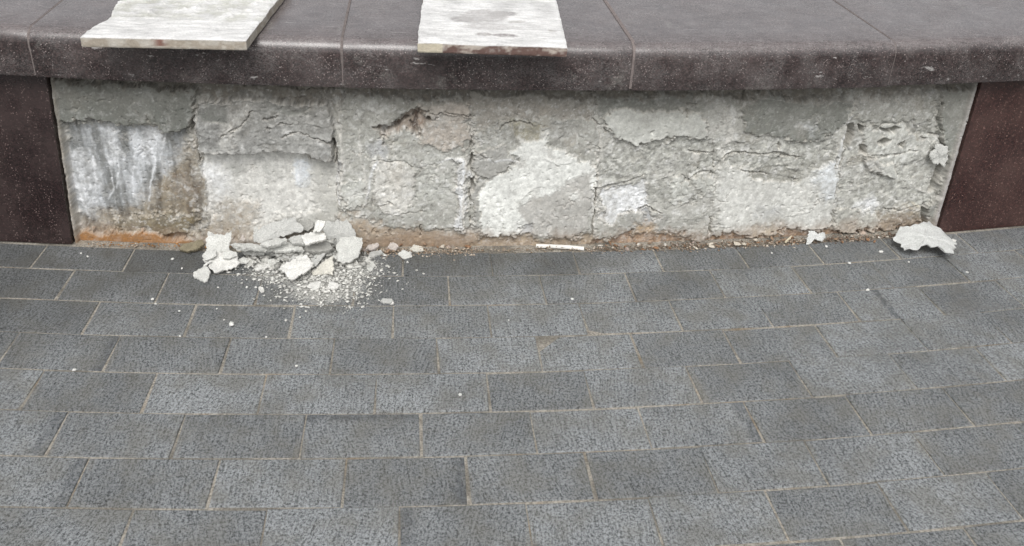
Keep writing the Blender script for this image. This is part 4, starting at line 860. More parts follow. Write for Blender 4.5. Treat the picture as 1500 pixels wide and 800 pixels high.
FLAKES = [('mortar_flake', 'upright pale flake with two horn-like corners, leftmost standing piece of the rubble heap', 'mortar piece', 'mortar pieces broken off the wall',
  [(-0.3994, -0.0039, 0.0494), (-0.3877, -0.0063, 0.0456), (-0.3681, -0.0081, 0.0427), (-0.3523, -0.0031, 0.0507), (-0.3536, -0.0095, 0.0404), (-0.3589, -0.0202, 0.0234),
   (-0.3556, -0.0262, 0.0138), (-0.4009, -0.027, 0.0125), (-0.4021, -0.0145, 0.0324)],
  0.007, 'pale', 0),
 ('mortar_flake', 'wide pale flake lying at the left foot of the upright horned flake', 'mortar piece', 'mortar pieces broken off the wall',
  [(-0.4069, -0.0423, 0.0174), (-0.4003, -0.0339, 0.0191), (-0.3813, -0.0301, 0.02), (-0.3416, -0.0339, 0.0191), (-0.3394, -0.0416, 0.0175), (-0.3346, -0.0642, 0.0127),
   (-0.3381, -0.0735, 0.0107), (-0.358, -0.079, 0.0096), (-0.3736, -0.0871, 0.0079), (-0.3864, -0.0771, 0.01), (-0.3965, -0.0604, 0.0135)],
  0.008, 'white', 0),
 ('mortar_flake', 'small pale chip resting on the left end of the wide pale flake', 'mortar piece', 'mortar pieces broken off the wall',
  [(-0.4039, -0.0501, 0.0258), (-0.3979, -0.0428, 0.0276), (-0.3789, -0.0399, 0.0283), (-0.3779, -0.0537, 0.0249), (-0.3876, -0.0616, 0.0229),
   (-0.3975, -0.0644, 0.0222)],
  0.006, 'pale', 0),
 ('mortar_flake', 'small grey-white chip resting on the right end of the wide pale flake', 'mortar piece', 'mortar pieces broken off the wall',
  [(-0.366, -0.0413, 0.0252), (-0.3509, -0.0377, 0.0261), (-0.3408, -0.0417, 0.0251), (-0.3386, -0.0511, 0.0227), (-0.3521, -0.0594, 0.0207), (-0.3648, -0.0569, 0.0213)],
  0.006, 'pale', 0),
 ('mortar_flake', 'five-sided white chip lying apart in front of the heap, at its far left', 'mortar piece', 'mortar pieces broken off the wall',
  [(-0.416, -0.0964, 0.0077), (-0.415, -0.0872, 0.0086), (-0.3984, -0.0661, 0.0108), (-0.3868, -0.0831, 0.0091), (-0.3848, -0.1081, 0.0064), (-0.3903, -0.1184, 0.0053),
   (-0.4019, -0.1089, 0.0063)],
  0.01, 'pale', 0),
 ('mortar_splinter', 'thin white splinter sticking up between the five-sided chip and the wide flake', 'mortar piece', 'mortar pieces broken off the wall',
  [(-0.3998, -0.0735, 0.0155), (-0.3864, -0.0617, 0.0193), (-0.3846, -0.0637, 0.0187), (-0.3974, -0.0758, 0.0147)], 0.004, 'white', 0),
 ('mortar_flake', 'largest grey slab of the heap leaning back on the wall', 'mortar piece', 'mortar pieces broken off the wall',
  [(-0.31, -0.0166, 0.0332), (-0.3093, -0.0036, 0.0449), (-0.298, 0.0064, 0.0531), (-0.2773, 0.0148, 0.0593), (-0.2642, 0.0176, 0.0608), (-0.2512, 0.0236, 0.0653),
   (-0.2313, 0.0256, 0.0658), (-0.2284, 0.0183, 0.059), (-0.2148, 0.0105, 0.051), (-0.2164, 0.0041, 0.0453), (-0.2448, -0.0026, 0.0413), (-0.2631, -0.0077, 0.038),
   (-0.2762, -0.01, 0.0368), (-0.3008, -0.0174, 0.0318)],
  0.01, 'grey', 0),
 ('mortar_flake', 'long thin flake lying edge-on under the largest slab, pointing left', 'mortar piece', 'mortar pieces broken off the wall',
  [(-0.3534, -0.0308, 0.0375), (-0.337, -0.027, 0.038), (-0.3107, -0.0286, 0.0378), (-0.281, -0.0362, 0.0367), (-0.2711, -0.0438, 0.0357), (-0.2823, -0.0488, 0.0349),
   (-0.3088, -0.0446, 0.0355), (-0.342, -0.0447, 0.0355)],
  0.012, 'greypale', 0),
 ('mortar_flake', 'narrow pale flake wedged beneath the right part of the largest slab', 'mortar piece', 'mortar pieces broken off the wall',
  [(-0.2942, -0.0485, 0.0489), (-0.2696, -0.0349, 0.0523), (-0.2458, -0.0322, 0.0529), (-0.2426, -0.0388, 0.0513), (-0.259, -0.0506, 0.0484), (-0.2806, -0.0557, 0.0471)],
  0.012, 'greypale', 0),
 ('mortar_flake', 'mid-grey flake half hidden under the bright white plate', 'mortar piece', 'mortar pieces broken off the wall',
  [(-0.2434, -0.0268, 0.0461), (-0.2322, -0.0183, 0.0489), (-0.2152, -0.0158, 0.0497), (-0.2083, -0.0386, 0.0423), (-0.2321, -0.037, 0.0428)], 0.012, 'grey', 0),
 ('mortar_flake', 'bright white oblong plate on top of the middle of the heap', 'mortar piece', 'mortar pieces broken off the wall',
  [(-0.2152, -0.0388, 0.0587), (-0.2039, -0.0315, 0.0628), (-0.1881, -0.0301, 0.0651), (-0.1694, -0.0351, 0.065), (-0.1655, -0.0495, 0.0595), (-0.1868, -0.0535, 0.0557),
   (-0.2069, -0.0575, 0.0519)],
  0.01, 'white', 0),
 ('mortar_flake', 'pale tongue-shaped flake in the middle of the heap below the mid-grey one', 'mortar piece', 'mortar pieces broken off the wall',
  [(-0.2749, -0.0364, 0.0315), (-0.2637, -0.029, 0.0334), (-0.2434, -0.0204, 0.0355), (-0.2326, -0.0234, 0.0348), (-0.2132, -0.0352, 0.0318), (-0.2088, -0.0418, 0.0302),
   (-0.2415, -0.0437, 0.0297), (-0.2676, -0.0437, 0.0297)],
  0.012, 'pale', 0),
 ('mortar_flake', 'dark grey flake under the bright white plate, at its right', 'mortar piece', 'mortar pieces broken off the wall',
  [(-0.2105, -0.0341, 0.0349), (-0.1926, -0.0248, 0.0372), (-0.1689, -0.0222, 0.0379), (-0.1548, -0.0377, 0.034), (-0.1609, -0.0469, 0.0317), (-0.1909, -0.0506, 0.0308),
   (-0.2083, -0.0459, 0.032)],
  0.016, 'greydark', 0),
 ('mortar_flake', 'grey flake at the front underside of the heap, below the tongue-shaped one', 'mortar piece', 'mortar pieces broken off the wall',
  [(-0.2756, -0.0268, 0.0186), (-0.2597, -0.0275, 0.0184), (-0.2382, -0.0306, 0.0178), (-0.2149, -0.0314, 0.0176), (-0.2225, -0.0459, 0.0145), (-0.2417, -0.0524, 0.0132),
   (-0.2607, -0.0448, 0.0148)],
  0.012, 'grey', 0),
 ('mortar_flake', 'tall grey slab standing against the wall at the right of the heap', 'mortar piece', 'mortar pieces broken off the wall',
  [(-0.1792, 0.0165, 0.0477), (-0.1711, 0.0231, 0.0581), (-0.1549, 0.0218, 0.0573), (-0.1413, 0.0268, 0.0655), (-0.1278, 0.0225, 0.0602), (-0.1156, 0.0122, 0.0457),
   (-0.1129, 0.0052, 0.0355), (-0.1169, -0.0061, 0.0184), (-0.1467, -0.0082, 0.0132), (-0.1603, -0.0055, 0.0163), (-0.1738, 0.0072, 0.0342)],
  0.01, 'grey', 0),
 ('mortar_flake', 'small white block perched upright above the bright white plate', 'mortar piece', 'mortar pieces broken off the wall',
  [(-0.187, -0.031, 0.0854), (-0.1818, -0.0277, 0.0897), (-0.1672, -0.0312, 0.0887), (-0.1684, -0.0369, 0.0828), (-0.1782, -0.0448, 0.073), (-0.1906, -0.0435, 0.0722)],
  0.012, 'white', 0),
 ('mortar_flake', 'rounded pale slab leaning at the right end of the heap', 'mortar piece', 'mortar pieces broken off the wall',
  [(-0.1501, -0.0353, 0.0357), (-0.1407, -0.0211, 0.0467), (-0.1153, -0.02, 0.0492), (-0.0978, -0.025, 0.0468), (-0.0989, -0.038, 0.0373), (-0.1044, -0.0541, 0.0252),
   (-0.1169, -0.0633, 0.0176), (-0.1327, -0.0655, 0.0149), (-0.1439, -0.0626, 0.0162)],
  0.014, 'palerough', 0),
 ('mortar_flake', 'broad white flake at the front of the heap with a pointed lower tip', 'mortar piece', 'mortar pieces broken off the wall',
  [(-0.2547, -0.0954, 0.0221), (-0.2428, -0.0848, 0.0254), (-0.2257, -0.0716, 0.0296), (-0.2212, -0.0629, 0.032), (-0.2029, -0.0622, 0.0331), (-0.1953, -0.0771, 0.0298),
   (-0.1892, -0.0917, 0.0265), (-0.1999, -0.1051, 0.0226), (-0.2192, -0.1214, 0.0175), (-0.2289, -0.127, 0.0156), (-0.2405, -0.1114, 0.0189)],
  0.01, 'white', 0),
 ('mortar_flake', 'yellowish triangular flake at the front right of the heap', 'mortar piece', 'mortar pieces broken off the wall',
  [(-0.1947, -0.0853, 0.0055), (-0.1821, -0.0744, 0.0126), (-0.1694, -0.0647, 0.0192), (-0.1553, -0.0552, 0.0258), (-0.1527, -0.0725, 0.0177), (-0.1527, -0.0962, 0.006),
   (-0.1655, -0.091, 0.0068), (-0.1912, -0.0916, 0.0029)],
  0.008, 'cream', 0),
 ('mortar_flake', 'slender grey flake between the broad white flake and the yellowish one', 'mortar piece', 'mortar pieces broken off the wall',
  [(-0.1991, -0.048, 0.0199), (-0.1786, -0.0428, 0.0246), (-0.1697, -0.0345, 0.0296), (-0.1674, -0.0439, 0.0252), (-0.1766, -0.0578, 0.0174), (-0.1878, -0.0709, 0.0098),
   (-0.1956, -0.0625, 0.0131)],
  0.008, 'grey', 0),
 ('mortar_flake', 'small four-sided white chip on the pavers in front of the yellowish flake', 'mortar piece', 'mortar pieces broken off the wall',
  [(-0.1981, -0.137, 0.0053), (-0.1941, -0.1232, 0.0063), (-0.1735, -0.1168, 0.0068), (-0.1747, -0.1362, 0.0054), (-0.1817, -0.1447, 0.0048)], 0.007, 'white', 0),
 ('mortar_flake', 'small blocky white chip right of the four-sided chip, in front of the heap', 'mortar piece', 'mortar pieces broken off the wall',
  [(-0.1603, -0.1376, 0.0056), (-0.1584, -0.1195, 0.0069), (-0.1415, -0.1231, 0.0067), (-0.1389, -0.1369, 0.0057), (-0.149, -0.1462, 0.005)], 0.008, 'white', 0),
 ('mortar_chip', 'elongated white chip among crumbs left of the broad white flake', 'mortar piece', 'mortar pieces broken off the wall',
  [(-0.3037, -0.0742, 0.004), (-0.2986, -0.0622, 0.0052), (-0.2915, -0.0562, 0.0059), (-0.2773, -0.0549, 0.006), (-0.2746, -0.0623, 0.0052), (-0.2861, -0.0691, 0.0045),
   (-0.2945, -0.0759, 0.0038)],
  0.006, 'white', 0),
 ('mortar_chip', 'small oval white chip on the dark pavers below the heap', 'mortar piece', 'mortar pieces broken off the wall',
  [(-0.289, -0.1344, 0.004), (-0.285, -0.1316, 0.004), (-0.28, -0.1358, 0.004), (-0.2765, -0.1476, 0.004), (-0.2805, -0.1527, 0.004), (-0.2852, -0.1466, 0.004)], 0.005,
  'white', 0),
 ('mortar_chip', 'tiny pointed chip standing behind the long thin flake', 'mortar piece', 'mortar pieces broken off the wall',
  [(-0.3406, 0.0046, 0.0238), (-0.3363, 0.013, 0.0339), (-0.33, 0.0067, 0.0263), (-0.332, 0.0042, 0.0234)], 0.006, 'palepink', 0),
 ('mortar_chip', 'flat grey chip lying alone on the pavers right of the heap', 'mortar piece', 'mortar pieces broken off the wall',
  [(-0.0598, -0.1838, 0.004), (-0.0562, -0.1747, 0.004), (-0.0384, -0.1748, 0.004), (-0.0345, -0.184, 0.004), (-0.0407, -0.1908, 0.004), (-0.0533, -0.1907, 0.004)],
  0.004, 'grey', 0),
 ('mortar_chip', 'pale chip against the wall just right of the rounded slab', 'mortar piece', 'mortar pieces broken off the wall',
  [(-0.0941, -0.0063, 0.0105), (-0.089, 0.0046, 0.0136), (-0.0687, 0.0119, 0.0157), (-0.0663, 0.0043, 0.0135), (-0.0792, -0.0063, 0.0105)], 0.01, 'palepink', 0),
 ('mortar_chip', 'grey chip lying right of the rounded slab, under the pale chip', 'mortar piece', 'mortar pieces broken off the wall',
  [(-0.088, -0.029, 0.0051), (-0.0845, -0.0119, 0.0075), (-0.0629, -0.0045, 0.0085), (-0.0586, -0.014, 0.0072), (-0.0746, -0.0269, 0.0054)], 0.008, 'grey', 0),
 ('mortar_chip', 'tall narrow grey chip flat on the pavers at the right edge of the heap', 'mortar piece', 'mortar pieces broken off the wall',
  [(-0.0893, -0.0698, 0.0034), (-0.089, -0.0376, 0.0056), (-0.0768, -0.0423, 0.0053), (-0.0724, -0.0561, 0.0043), (-0.081, -0.0788, 0.0027)], 0.005, 'greypale', 0),
 ('mortar_chip', 'pinkish chip at the wall foot a little right of the rubble heap', 'mortar piece', 'mortar pieces broken off the wall',
  [(-0.0494, 0.004, 0.0092), (-0.0441, 0.0158, 0.0135), (-0.0331, 0.0141, 0.0129), (-0.0275, 0.0057, 0.0098), (-0.0329, -0.0027, 0.0068), (-0.0452, -0.0027, 0.0068)],
  0.01, 'palepink', 0),
 ('mortar_chip', 'cream chip at the wall foot below the brown stained band', 'mortar piece', 'mortar pieces broken off the wall',
  [(-0.0055, 0.0001, 0.0067), (0.0028, 0.0148, 0.0093), (0.018, 0.0106, 0.0086), (0.0247, -0.0019, 0.0064), (0.0082, -0.0081, 0.0053)], 0.008, 'cream', 0),
 ('mortar_chip', 'flat pale chip lying where the rubble heap thins out on the right', 'mortar piece', 'mortar pieces broken off the wall',
  [(-0.0287, -0.0168, 0.0057), (-0.0192, -0.0032, 0.0071), (-0.0028, -0.01, 0.0064), (-0.0, -0.0258, 0.0048), (-0.0163, -0.0325, 0.0041)], 0.006, 'pale', 0),
 ('mortar_chip', 'rough grey stone chip at the wall foot under the orange stained strip end', 'mortar piece', 'mortar pieces broken off the wall',
  [(-0.4585, -0.0053, 0.0113), (-0.4523, 0.0073, 0.0163), (-0.4316, 0.0105, 0.0176), (-0.4166, 0.0169, 0.0202), (-0.4101, 0.0074, 0.0164), (-0.4217, -0.0053, 0.0113),
   (-0.4419, -0.0115, 0.0087)],
  0.012, 'olive', 0),
 ('mortar_sheet', 'large curled pale mortar sheet lying in front of the right granite panel', 'mortar piece', 'mortar pieces broken off the wall',
  [(1.0191, 0.0152, 0.0197), (1.0427, 0.0496, 0.0258), (1.0625, 0.0452, 0.025), (1.0867, 0.0521, 0.0262), (1.1153, 0.0659, 0.0286), (1.1251, 0.0477, 0.0254),
   (1.1397, 0.023, 0.0211), (1.1553, 0.0053, 0.0179), (1.147, -0.0122, 0.0149), (1.115, -0.0402, 0.0099), (1.0974, -0.0209, 0.0133), (1.0725, -0.0153, 0.0143),
   (1.045, -0.0239, 0.0128), (1.0295, -0.0175, 0.0139), (1.0249, 0.0064, 0.0181)],
  0.006, 'palecool', 0.016),
 ('mortar_chip', 'tiny torn white sliver behind the right tip of the curled sheet', 'mortar piece', 'mortar pieces broken off the wall',
  [(1.1624, 0.0417, 0.0068), (1.168, 0.0452, 0.0071), (1.1758, 0.0402, 0.0066), (1.1705, 0.0333, 0.0059), (1.1618, 0.0332, 0.0059)], 0.004, 'white', 0),
 ('mortar_scrap', 'curled white scrap standing in the debris line at the wall foot', 'mortar piece', 'mortar pieces broken off the wall',
  [(0.8345, 0.0273, 0.0029), (0.8384, 0.0444, 0.0232), (0.8521, 0.0457, 0.0248), (0.8583, 0.0415, 0.0198), (0.8761, 0.044, 0.0228), (0.8772, 0.0368, 0.0142),
   (0.8679, 0.0307, 0.007), (0.8562, 0.0339, 0.0108), (0.8474, 0.0368, 0.0142), (0.842, 0.0273, 0.0029)],
  0.006, 'palecool', 0.006),
 ('mortar_flake', 'rounded grey lump behind the bright white plate, against the wall', 'mortar piece', 'mortar pieces broken off the wall',
  [(-0.2249, 0.0362, 0.0543), (-0.2101, 0.0373, 0.0556), (-0.1979, 0.0355, 0.0535), (-0.1964, 0.0265, 0.0435), (-0.2097, 0.0199, 0.0362), (-0.2228, 0.0246, 0.0414)],
  0.014, 'greydark', 0),
 ('mortar_sliver', 'tall narrow sliver leaning on the wall at the left end of the largest slab', 'mortar piece', 'mortar pieces broken off the wall',
  [(-0.3185, 0.0272, 0.0143), (-0.3176, 0.0415, 0.0372), (-0.3103, 0.045, 0.0428), (-0.3079, 0.0374, 0.0306), (-0.3139, 0.0255, 0.0115)], 0.006, 'greypale', 0),
 ('mortar_flake', 'flat flake under the long thin one, at the bottom left of the heap', 'mortar piece', 'mortar pieces broken off the wall',
  [(-0.3387, -0.0175, 0.0193), (-0.3192, -0.015, 0.0197), (-0.2976, -0.0192, 0.0191), (-0.2756, -0.0277, 0.0179), (-0.296, -0.0336, 0.0171), (-0.3307, -0.0289, 0.0177)],
  0.012, 'grey', 0),
 ('mortar_flake', 'flat flake at the bottom right of the heap below the dark grey one', 'mortar piece', 'mortar pieces broken off the wall',
  [(-0.2386, -0.0264, 0.0184), (-0.207, -0.0239, 0.0188), (-0.18, -0.0281, 0.0182), (-0.1561, -0.0178, 0.0196), (-0.1554, -0.0306, 0.0178), (-0.19, -0.0374, 0.0169),
   (-0.2326, -0.0349, 0.0172)],
  0.014, 'greypale', 0),
 ('mortar_flake', 'short pale flake wedged between the yellowish flake and the rounded slab', 'mortar piece', 'mortar pieces broken off the wall',
  [(-0.1577, -0.0236, 0.0177), (-0.1457, -0.022, 0.0183), (-0.1416, -0.0439, 0.0095), (-0.1492, -0.0516, 0.0064), (-0.1577, -0.0392, 0.0114)], 0.01, 'pale', 0),
 ('mortar_chip', 'small flat chip among the grit in front of the long thin flake', 'mortar piece', 'mortar pieces broken off the wall',
  [(-0.3421, -0.0393, 0.0062), (-0.3285, -0.0323, 0.0072), (-0.317, -0.0364, 0.0066), (-0.3188, -0.0477, 0.005), (-0.3368, -0.0501, 0.0047)], 0.007, 'pale', 0),
 ('mortar_chip', 'square pale chip just left of the broad white flake tip', 'mortar piece', 'mortar pieces broken off the wall',
  [(-0.2848, -0.0451, 0.0087), (-0.2721, -0.0399, 0.0096), (-0.2586, -0.0439, 0.0089), (-0.2596, -0.0558, 0.0068), (-0.2775, -0.0597, 0.0061)], 0.008, 'greypale', 0),
 ('mortar_chip', 'small round pale chip under the left end of the long thin flake', 'mortar piece', 'mortar pieces broken off the wall',
  [(-0.3313, -0.013, 0.0059), (-0.3266, -0.0073, 0.0069), (-0.3199, -0.0105, 0.0063), (-0.3206, -0.0178, 0.005), (-0.3279, -0.0186, 0.0049)], 0.008, 'pale', 0)]
for i, (name, label, cat, grp, pts, th, tone, bow) in enumerate(FLAKES):
    me, org = flake_mesh(pts, th * .62, 100 + i, bow)
    o = link(name, me, M_TONE[tone], label=label, cat=cat, grp=grp, loc=org, smooth=True)
    me.set_sharp_from_angle(angle=math.radians(32))

# pale flake still hanging on the wall beside the dark gap
HANG = [(1.0847, 0.1864), (1.0873, 0.1989), (1.0957, 0.2032), (1.089, 0.2144), (1.1053, 0.2136), (1.1237, 0.2064), (1.1302, 0.1808), (1.1303, 0.1648), (1.1274, 0.1585),
 (1.116, 0.1688), (1.0995, 0.1697)]
me, org = flake_mesh([pt(s, -.007 + .004 * math.sin(9 * i), z) for i, (s, z) in enumerate(HANG)], .006, 77)
link('hanging_flake', me, M_TONE['greypale'], wall, smooth=True, loc=org)

# ------------------------------------------------------------------ chips and crumbs
def chip_mesh(seed, flat=.6):
    rng = np.random.default_rng(seed); bm = bmesh.new()
    bmesh.ops.create_icosphere(bm, subdivisions=1, radius=1)
    for v in bm.verts:
        v.co *= rng.uniform(.62, 1.12); v.co.z *= flat
    for k in range(3):                              # broken faces
        n = Vector(rng.normal(0, 1, 3)).normalized()
        for v in bm.verts:
            d = v.co.dot(n) - .55
            if d > 0: v.co -= n * d
    zmin = min(v.co.z for v in bm.verts)
    for v in bm.verts: v.co.z -= zmin
    me = bpy.data.meshes.new('chip'); bm.to_mesh(me); bm.free()
    return me
CRUMBS = [(-0.3205, -0.2546, 0.0058), (-0.475, -0.1723, 0.0038), (-0.4673, -0.1858, 0.0026), (-0.4202, -0.2105, 0.0026), (-0.6456, -0.0075, 0.0026), (-0.6294, -0.0204, 0.0026),
 (-0.4668, -0.0307, 0.0038), (-0.4425, -0.0635, 0.0026), (-0.1952, -0.3764, 0.0032), (0.0782, -0.4606, 0.0038), (-0.558, -0.3811, 0.0032), (0.8996, -0.1514, 0.0051),
 (0.9018, -0.0482, 0.0038), (1.0328, -0.043, 0.0026), (0.9874, -0.0044, 0.0058), (1.1407, -0.0835, 0.0032), (0.3036, -0.1761, 0.0032), (-0.4044, -0.2887, 0.0026),
 (-0.2942, -0.132, 0.0026), (-0.3106, -0.1319, 0.0032), (-0.3636, -0.1316, 0.0026), (-0.2562, -0.2928, 0.0026), (-0.355, -0.2023, 0.0019), (-0.3371, -0.2395, 0.0026),
 (-0.2002, -0.1158, 0.0026), (0.7481, -0.0073, 0.0026), (0.0212, -0.0849, 0.0026), (0.1761, -0.2452, 0.0019), (0.8765, 0.0208, 0.0032)]
CHIPS = [(-0.0963, -0.0048, 0.0052), (-0.0798, 0.0214, 0.0047), (-0.0715, 0.0215, 0.0034), (-0.0496, 0.0022, 0.0041), (-0.0478, -0.0069, 0.0067), (-0.0389, 0.0108, 0.0051),
 (-0.022, 0.0203, 0.0053), (-0.0046, -0.0017, 0.0035), (0.0072, -0.0007, 0.0041), (0.0168, 0.0, 0.0033), (0.0252, 0.0209, 0.0051), (0.0418, 0.0162, 0.0045),
 (0.0509, 0.0138, 0.0038), (0.0633, 0.0114, 0.0063), (0.0722, 0.014, 0.0063), (0.0931, 0.011, 0.0041), (0.1043, 0.0046, 0.0035), (0.1133, 0.0137, 0.0069),
 (0.1291, 0.0063, 0.0053), (0.3888, 0.0153, 0.0056), (0.4017, 0.0211, 0.0036), (0.4098, 0.0287, 0.0057), (0.4207, 0.0223, 0.0061), (0.429, 0.0215, 0.0061),
 (0.4405, 0.014, 0.0053), (0.444, 0.0074, 0.0058), (0.4681, 0.0257, 0.0058), (0.4687, 0.0197, 0.005), (0.4765, 0.0069, 0.004), (0.4956, 0.0279, 0.0044),
 (0.5034, 0.0067, 0.0067), (0.5088, 0.0059, 0.0034), (0.5277, 0.0249, 0.0044), (0.5348, 0.0097, 0.0063), (0.5502, 0.0175, 0.0037), (0.5688, 0.0174, 0.003),
 (0.5805, 0.024, 0.0046), (0.5895, 0.0306, 0.0034), (0.5888, 0.0103, 0.0066), (0.61, 0.0213, 0.0056), (0.6254, 0.0244, 0.0061), (0.6254, 0.0191, 0.0059),
 (0.6373, 0.0174, 0.0057), (0.6529, 0.0335, 0.0032), (0.667, 0.0312, 0.0028), (0.6803, 0.0236, 0.0065), (0.6883, 0.0303, 0.0044), (0.6975, 0.0222, 0.0068),
 (0.7061, 0.0254, 0.0041), (0.7256, 0.0377, 0.0065), (0.7291, 0.0278, 0.005), (0.7399, 0.0345, 0.0028), (0.7524, 0.0351, 0.0047), (0.7647, 0.0482, 0.0051),
 (0.7792, 0.0364, 0.0058), (0.7889, 0.0386, 0.0048), (0.7949, 0.0473, 0.005), (0.8103, 0.0501, 0.007), (0.8099, 0.0338, 0.0039), (0.8408, 0.0513, 0.0028),
 (0.9055, 0.0414, 0.0065), (0.9179, 0.0356, 0.0042), (0.9429, 0.0462, 0.0058), (0.9564, 0.042, 0.0049), (0.976, 0.045, 0.0068), (0.9913, 0.0427, 0.0042),
 (1.0046, 0.0518, 0.0036), (1.0257, 0.0531, 0.0039), (1.0483, 0.0605, 0.004)]
CRUMB_LABEL = ['largest stray white crumb on the pavers, below left of the rubble heap',
  'upper and larger of two neighbouring white crumbs on the pavers left of the heap',
  'lower and smaller of two neighbouring white crumbs on the pavers left of the heap',
  'white crumb on the pavers just below the neighbouring crumb pair, left of the heap',
  'left one of two tiny crumbs near the foot of the orange stained strip',
  'right one of two tiny crumbs near the foot of the orange stained strip',
  'upper of two tiny crumbs just left of the five-sided white chip',
  'lower of two tiny crumbs just left of the five-sided white chip',
  'white crumb alone on the foreground pavers below the rubble heap',
  'white crumb alone in the middle of the foreground pavers',
  'white crumb alone on the pavers at the far left of the foreground',
  'white crumb alone on the right pavers below the curled sheet',
  'tiny crumb on a paver left of the curled sheet, lower left of the brighter one',
  'tiny crumb on the paver joint right below the curled sheet',
  'brightest white crumb just left of the curled mortar sheet',
  'tiny crumb on the pavers at lower right of the curled sheet',
  'white crumb alone on the pavers below the white strip',
  'tiny crumb on the pavers at the far left below the heap, near a joint',
  'tiny crumb beside the small oval white chip, on its left',
  'white crumb left of the small oval white chip and its neighbour',
  'tiny crumb below the five-sided white chip',
  'tiny crumb on the pavers at lower right of the largest stray crumb',
  'tiny crumb between the crumb pair and the largest stray crumb',
  'tiny crumb touching the upper left of the largest stray crumb',
  'tiny crumb among the spilled grit right of the small oval chip',
  'tiny crumb on the pavers in front of the rusty debris line',
  'tiny crumb on the pavers right of the heap, near the wall',
  'tiny crumb alone on the pavers in the middle of the photo',
  'white crumb in front of the standing white scrap']
rng = np.random.default_rng(8)
wm = [chip_mesh(500 + i, .55) for i in range(6)]
for m_ in wm: m_.materials.append(M_TONE['white'])
for i, (x, y, r) in enumerate(CRUMBS):
    lb = CRUMB_LABEL[i]
    o = link('mortar_crumb', wm[i % 6], label=lb, cat='crumb', grp='white crumbs loose on the pavers', loc=(x, y, .0006), rot=(rng.normal(0, .1), rng.normal(0, .1), rng.uniform(0, 6.28)))
    k = r * 1.15
    o.scale = (k * rng.uniform(.9, 1.3), k * rng.uniform(.7, 1.0), k)
cmats = [m_plain('chip_' + n, lin(*c), .92, .2, .001) for n, c in (('cream', (192, 184, 170)), ('pink', (166, 152, 143)), ('brown', (138, 116, 96)), ('pale', (200, 196, 188)), ('rust', (136, 106, 82)))]
cm = []
for i in range(10):
    m_ = chip_mesh(700 + i, .5); m_.materials.append(cmats[i % 5]); cm.append(m_)
CHIP_WORD = ['cream', 'pinkish grey', 'dull brown', 'pale off-white', 'rusty brown']
for i, (x, y, r) in enumerate(CHIPS):
    v_ = int(rng.integers(0, 10))
    big_ = 'larger' if r > .0052 else 'smaller'
    where = ('at the wall foot right of the rubble heap' if x < .15 else 'in rusty debris just right of the white strip' if x < .58 else
             'in rusty debris left of the standing scrap' if x < .86 else 'in rusty debris between scrap and curled sheet')
    o = link('debris_chip', cm[v_], label=f'{big_} {CHIP_WORD[v_ % 5]} chip {where}', cat='chip', grp='chips in the debris line at the wall foot',
             loc=(x, y, rng.uniform(.0005, .006)), rot=(rng.normal(0, .35), rng.normal(0, .35), rng.uniform(0, 6.28)))
    o.scale = (r * rng.uniform(1, 1.7), r * rng.uniform(.6, 1.0), r * rng.uniform(.7, 1.2))

def crumb_cloud(name, P, Rr, cols, seed):            # P (n,3) base points, Rr radii
    rng = np.random.default_rng(seed); n = len(P)
    base = np.array([(1, 0, 0), (-1, 0, 0), (0, 1, 0), (0, -1, 0), (0, 0, 1), (0, 0, -.3)], float)
    tri = np.array([(0, 2, 4), (2, 1, 4), (1, 3, 4), (3, 0, 4), (2, 0, 5), (1, 2, 5), (3, 1, 5), (0, 3, 5)])
    jit = rng.uniform(.40, 1.35, (n, 6, 1)); asp = np.stack([rng.uniform(.8, 1.6, n), rng.uniform(.6, 1.1, n), rng.uniform(.2, .7, n)], 1)[:, None, :]
    v = base[None] * jit * asp * Rr[:, None, None] + rng.normal(0, .12, (n, 6, 3)) * Rr[:, None, None]
    a = rng.uniform(0, 6.28, n); ca, sa = np.cos(a)[:, None], np.sin(a)[:, None]
    x, y = v[..., 0] * ca - v[..., 1] * sa, v[..., 0] * sa + v[..., 1] * ca
    v[..., 0], v[..., 1] = x, y
    v += P[:, None, :]
    f = (tri[None] + 6 * np.arange(n)[:, None, None]).reshape(-1, 3)
    return mesh(name, v.reshape(-1, 3), f, np.repeat(cols, 6, 0))

rng = np.random.default_rng(21)
def ring_y(x): return R - np.sqrt(R * R - x * x)
def tone(n, lo, hi, rng):
    t = rng.uniform(0, 1, (n, 1)); return lin(*lo) * (1 - t) + lin(*hi) * t
# pale crumbs and dust round the heap
n = 7000
x = np.concatenate([rng.normal(-.205, .066, n // 2), rng.normal(-.158, .046, n // 2)])
y = np.concatenate([rng.normal(-.060, .028, n // 2), rng.normal(-.110, .042, n // 2)])
k = (y < -.008) & (x > -.36) & (y > -.25); x, y = x[k], y[k]
rr = .0006 + .0050 * rng.random(len(x)) ** 5.0
c = tone(len(x), (176, 175, 170), (222, 221, 215), rng)
me = crumb_cloud('mortar_crumbs', np.stack([x, y, rr * .3 + .0004], 1), rr, c, 1)
link('mortar_crumbs', me, M_CRUMB, kind='stuff', label='pale mortar crumbs and grit spilled round the rubble heap', cat='crumbs')
# broken bits packed under the flakes of the heap
n = 420
x = rng.uniform(-.325, -.085, n); u = rng.random(n)
top = .052 * np.exp(-((x + .20) / .085) ** 2)
y = ring_y(x) - .012 - .055 * u
z = rng.random(n) * np.maximum(top * (1 - .75 * u) - .006, .002)
rr = rng.uniform(.004, .012, n) * (1 - .35 * rng.random(n))
c = tone(n, (140, 139, 134), (200, 199, 193), rng)
link('heap_rubble', crumb_cloud('heap_rubble', np.stack([x, y, z + .002], 1), rr, c, 2), M_CRUMB, kind='stuff', label='small broken bits packed beneath the flakes of the rubble heap', cat='rubble')
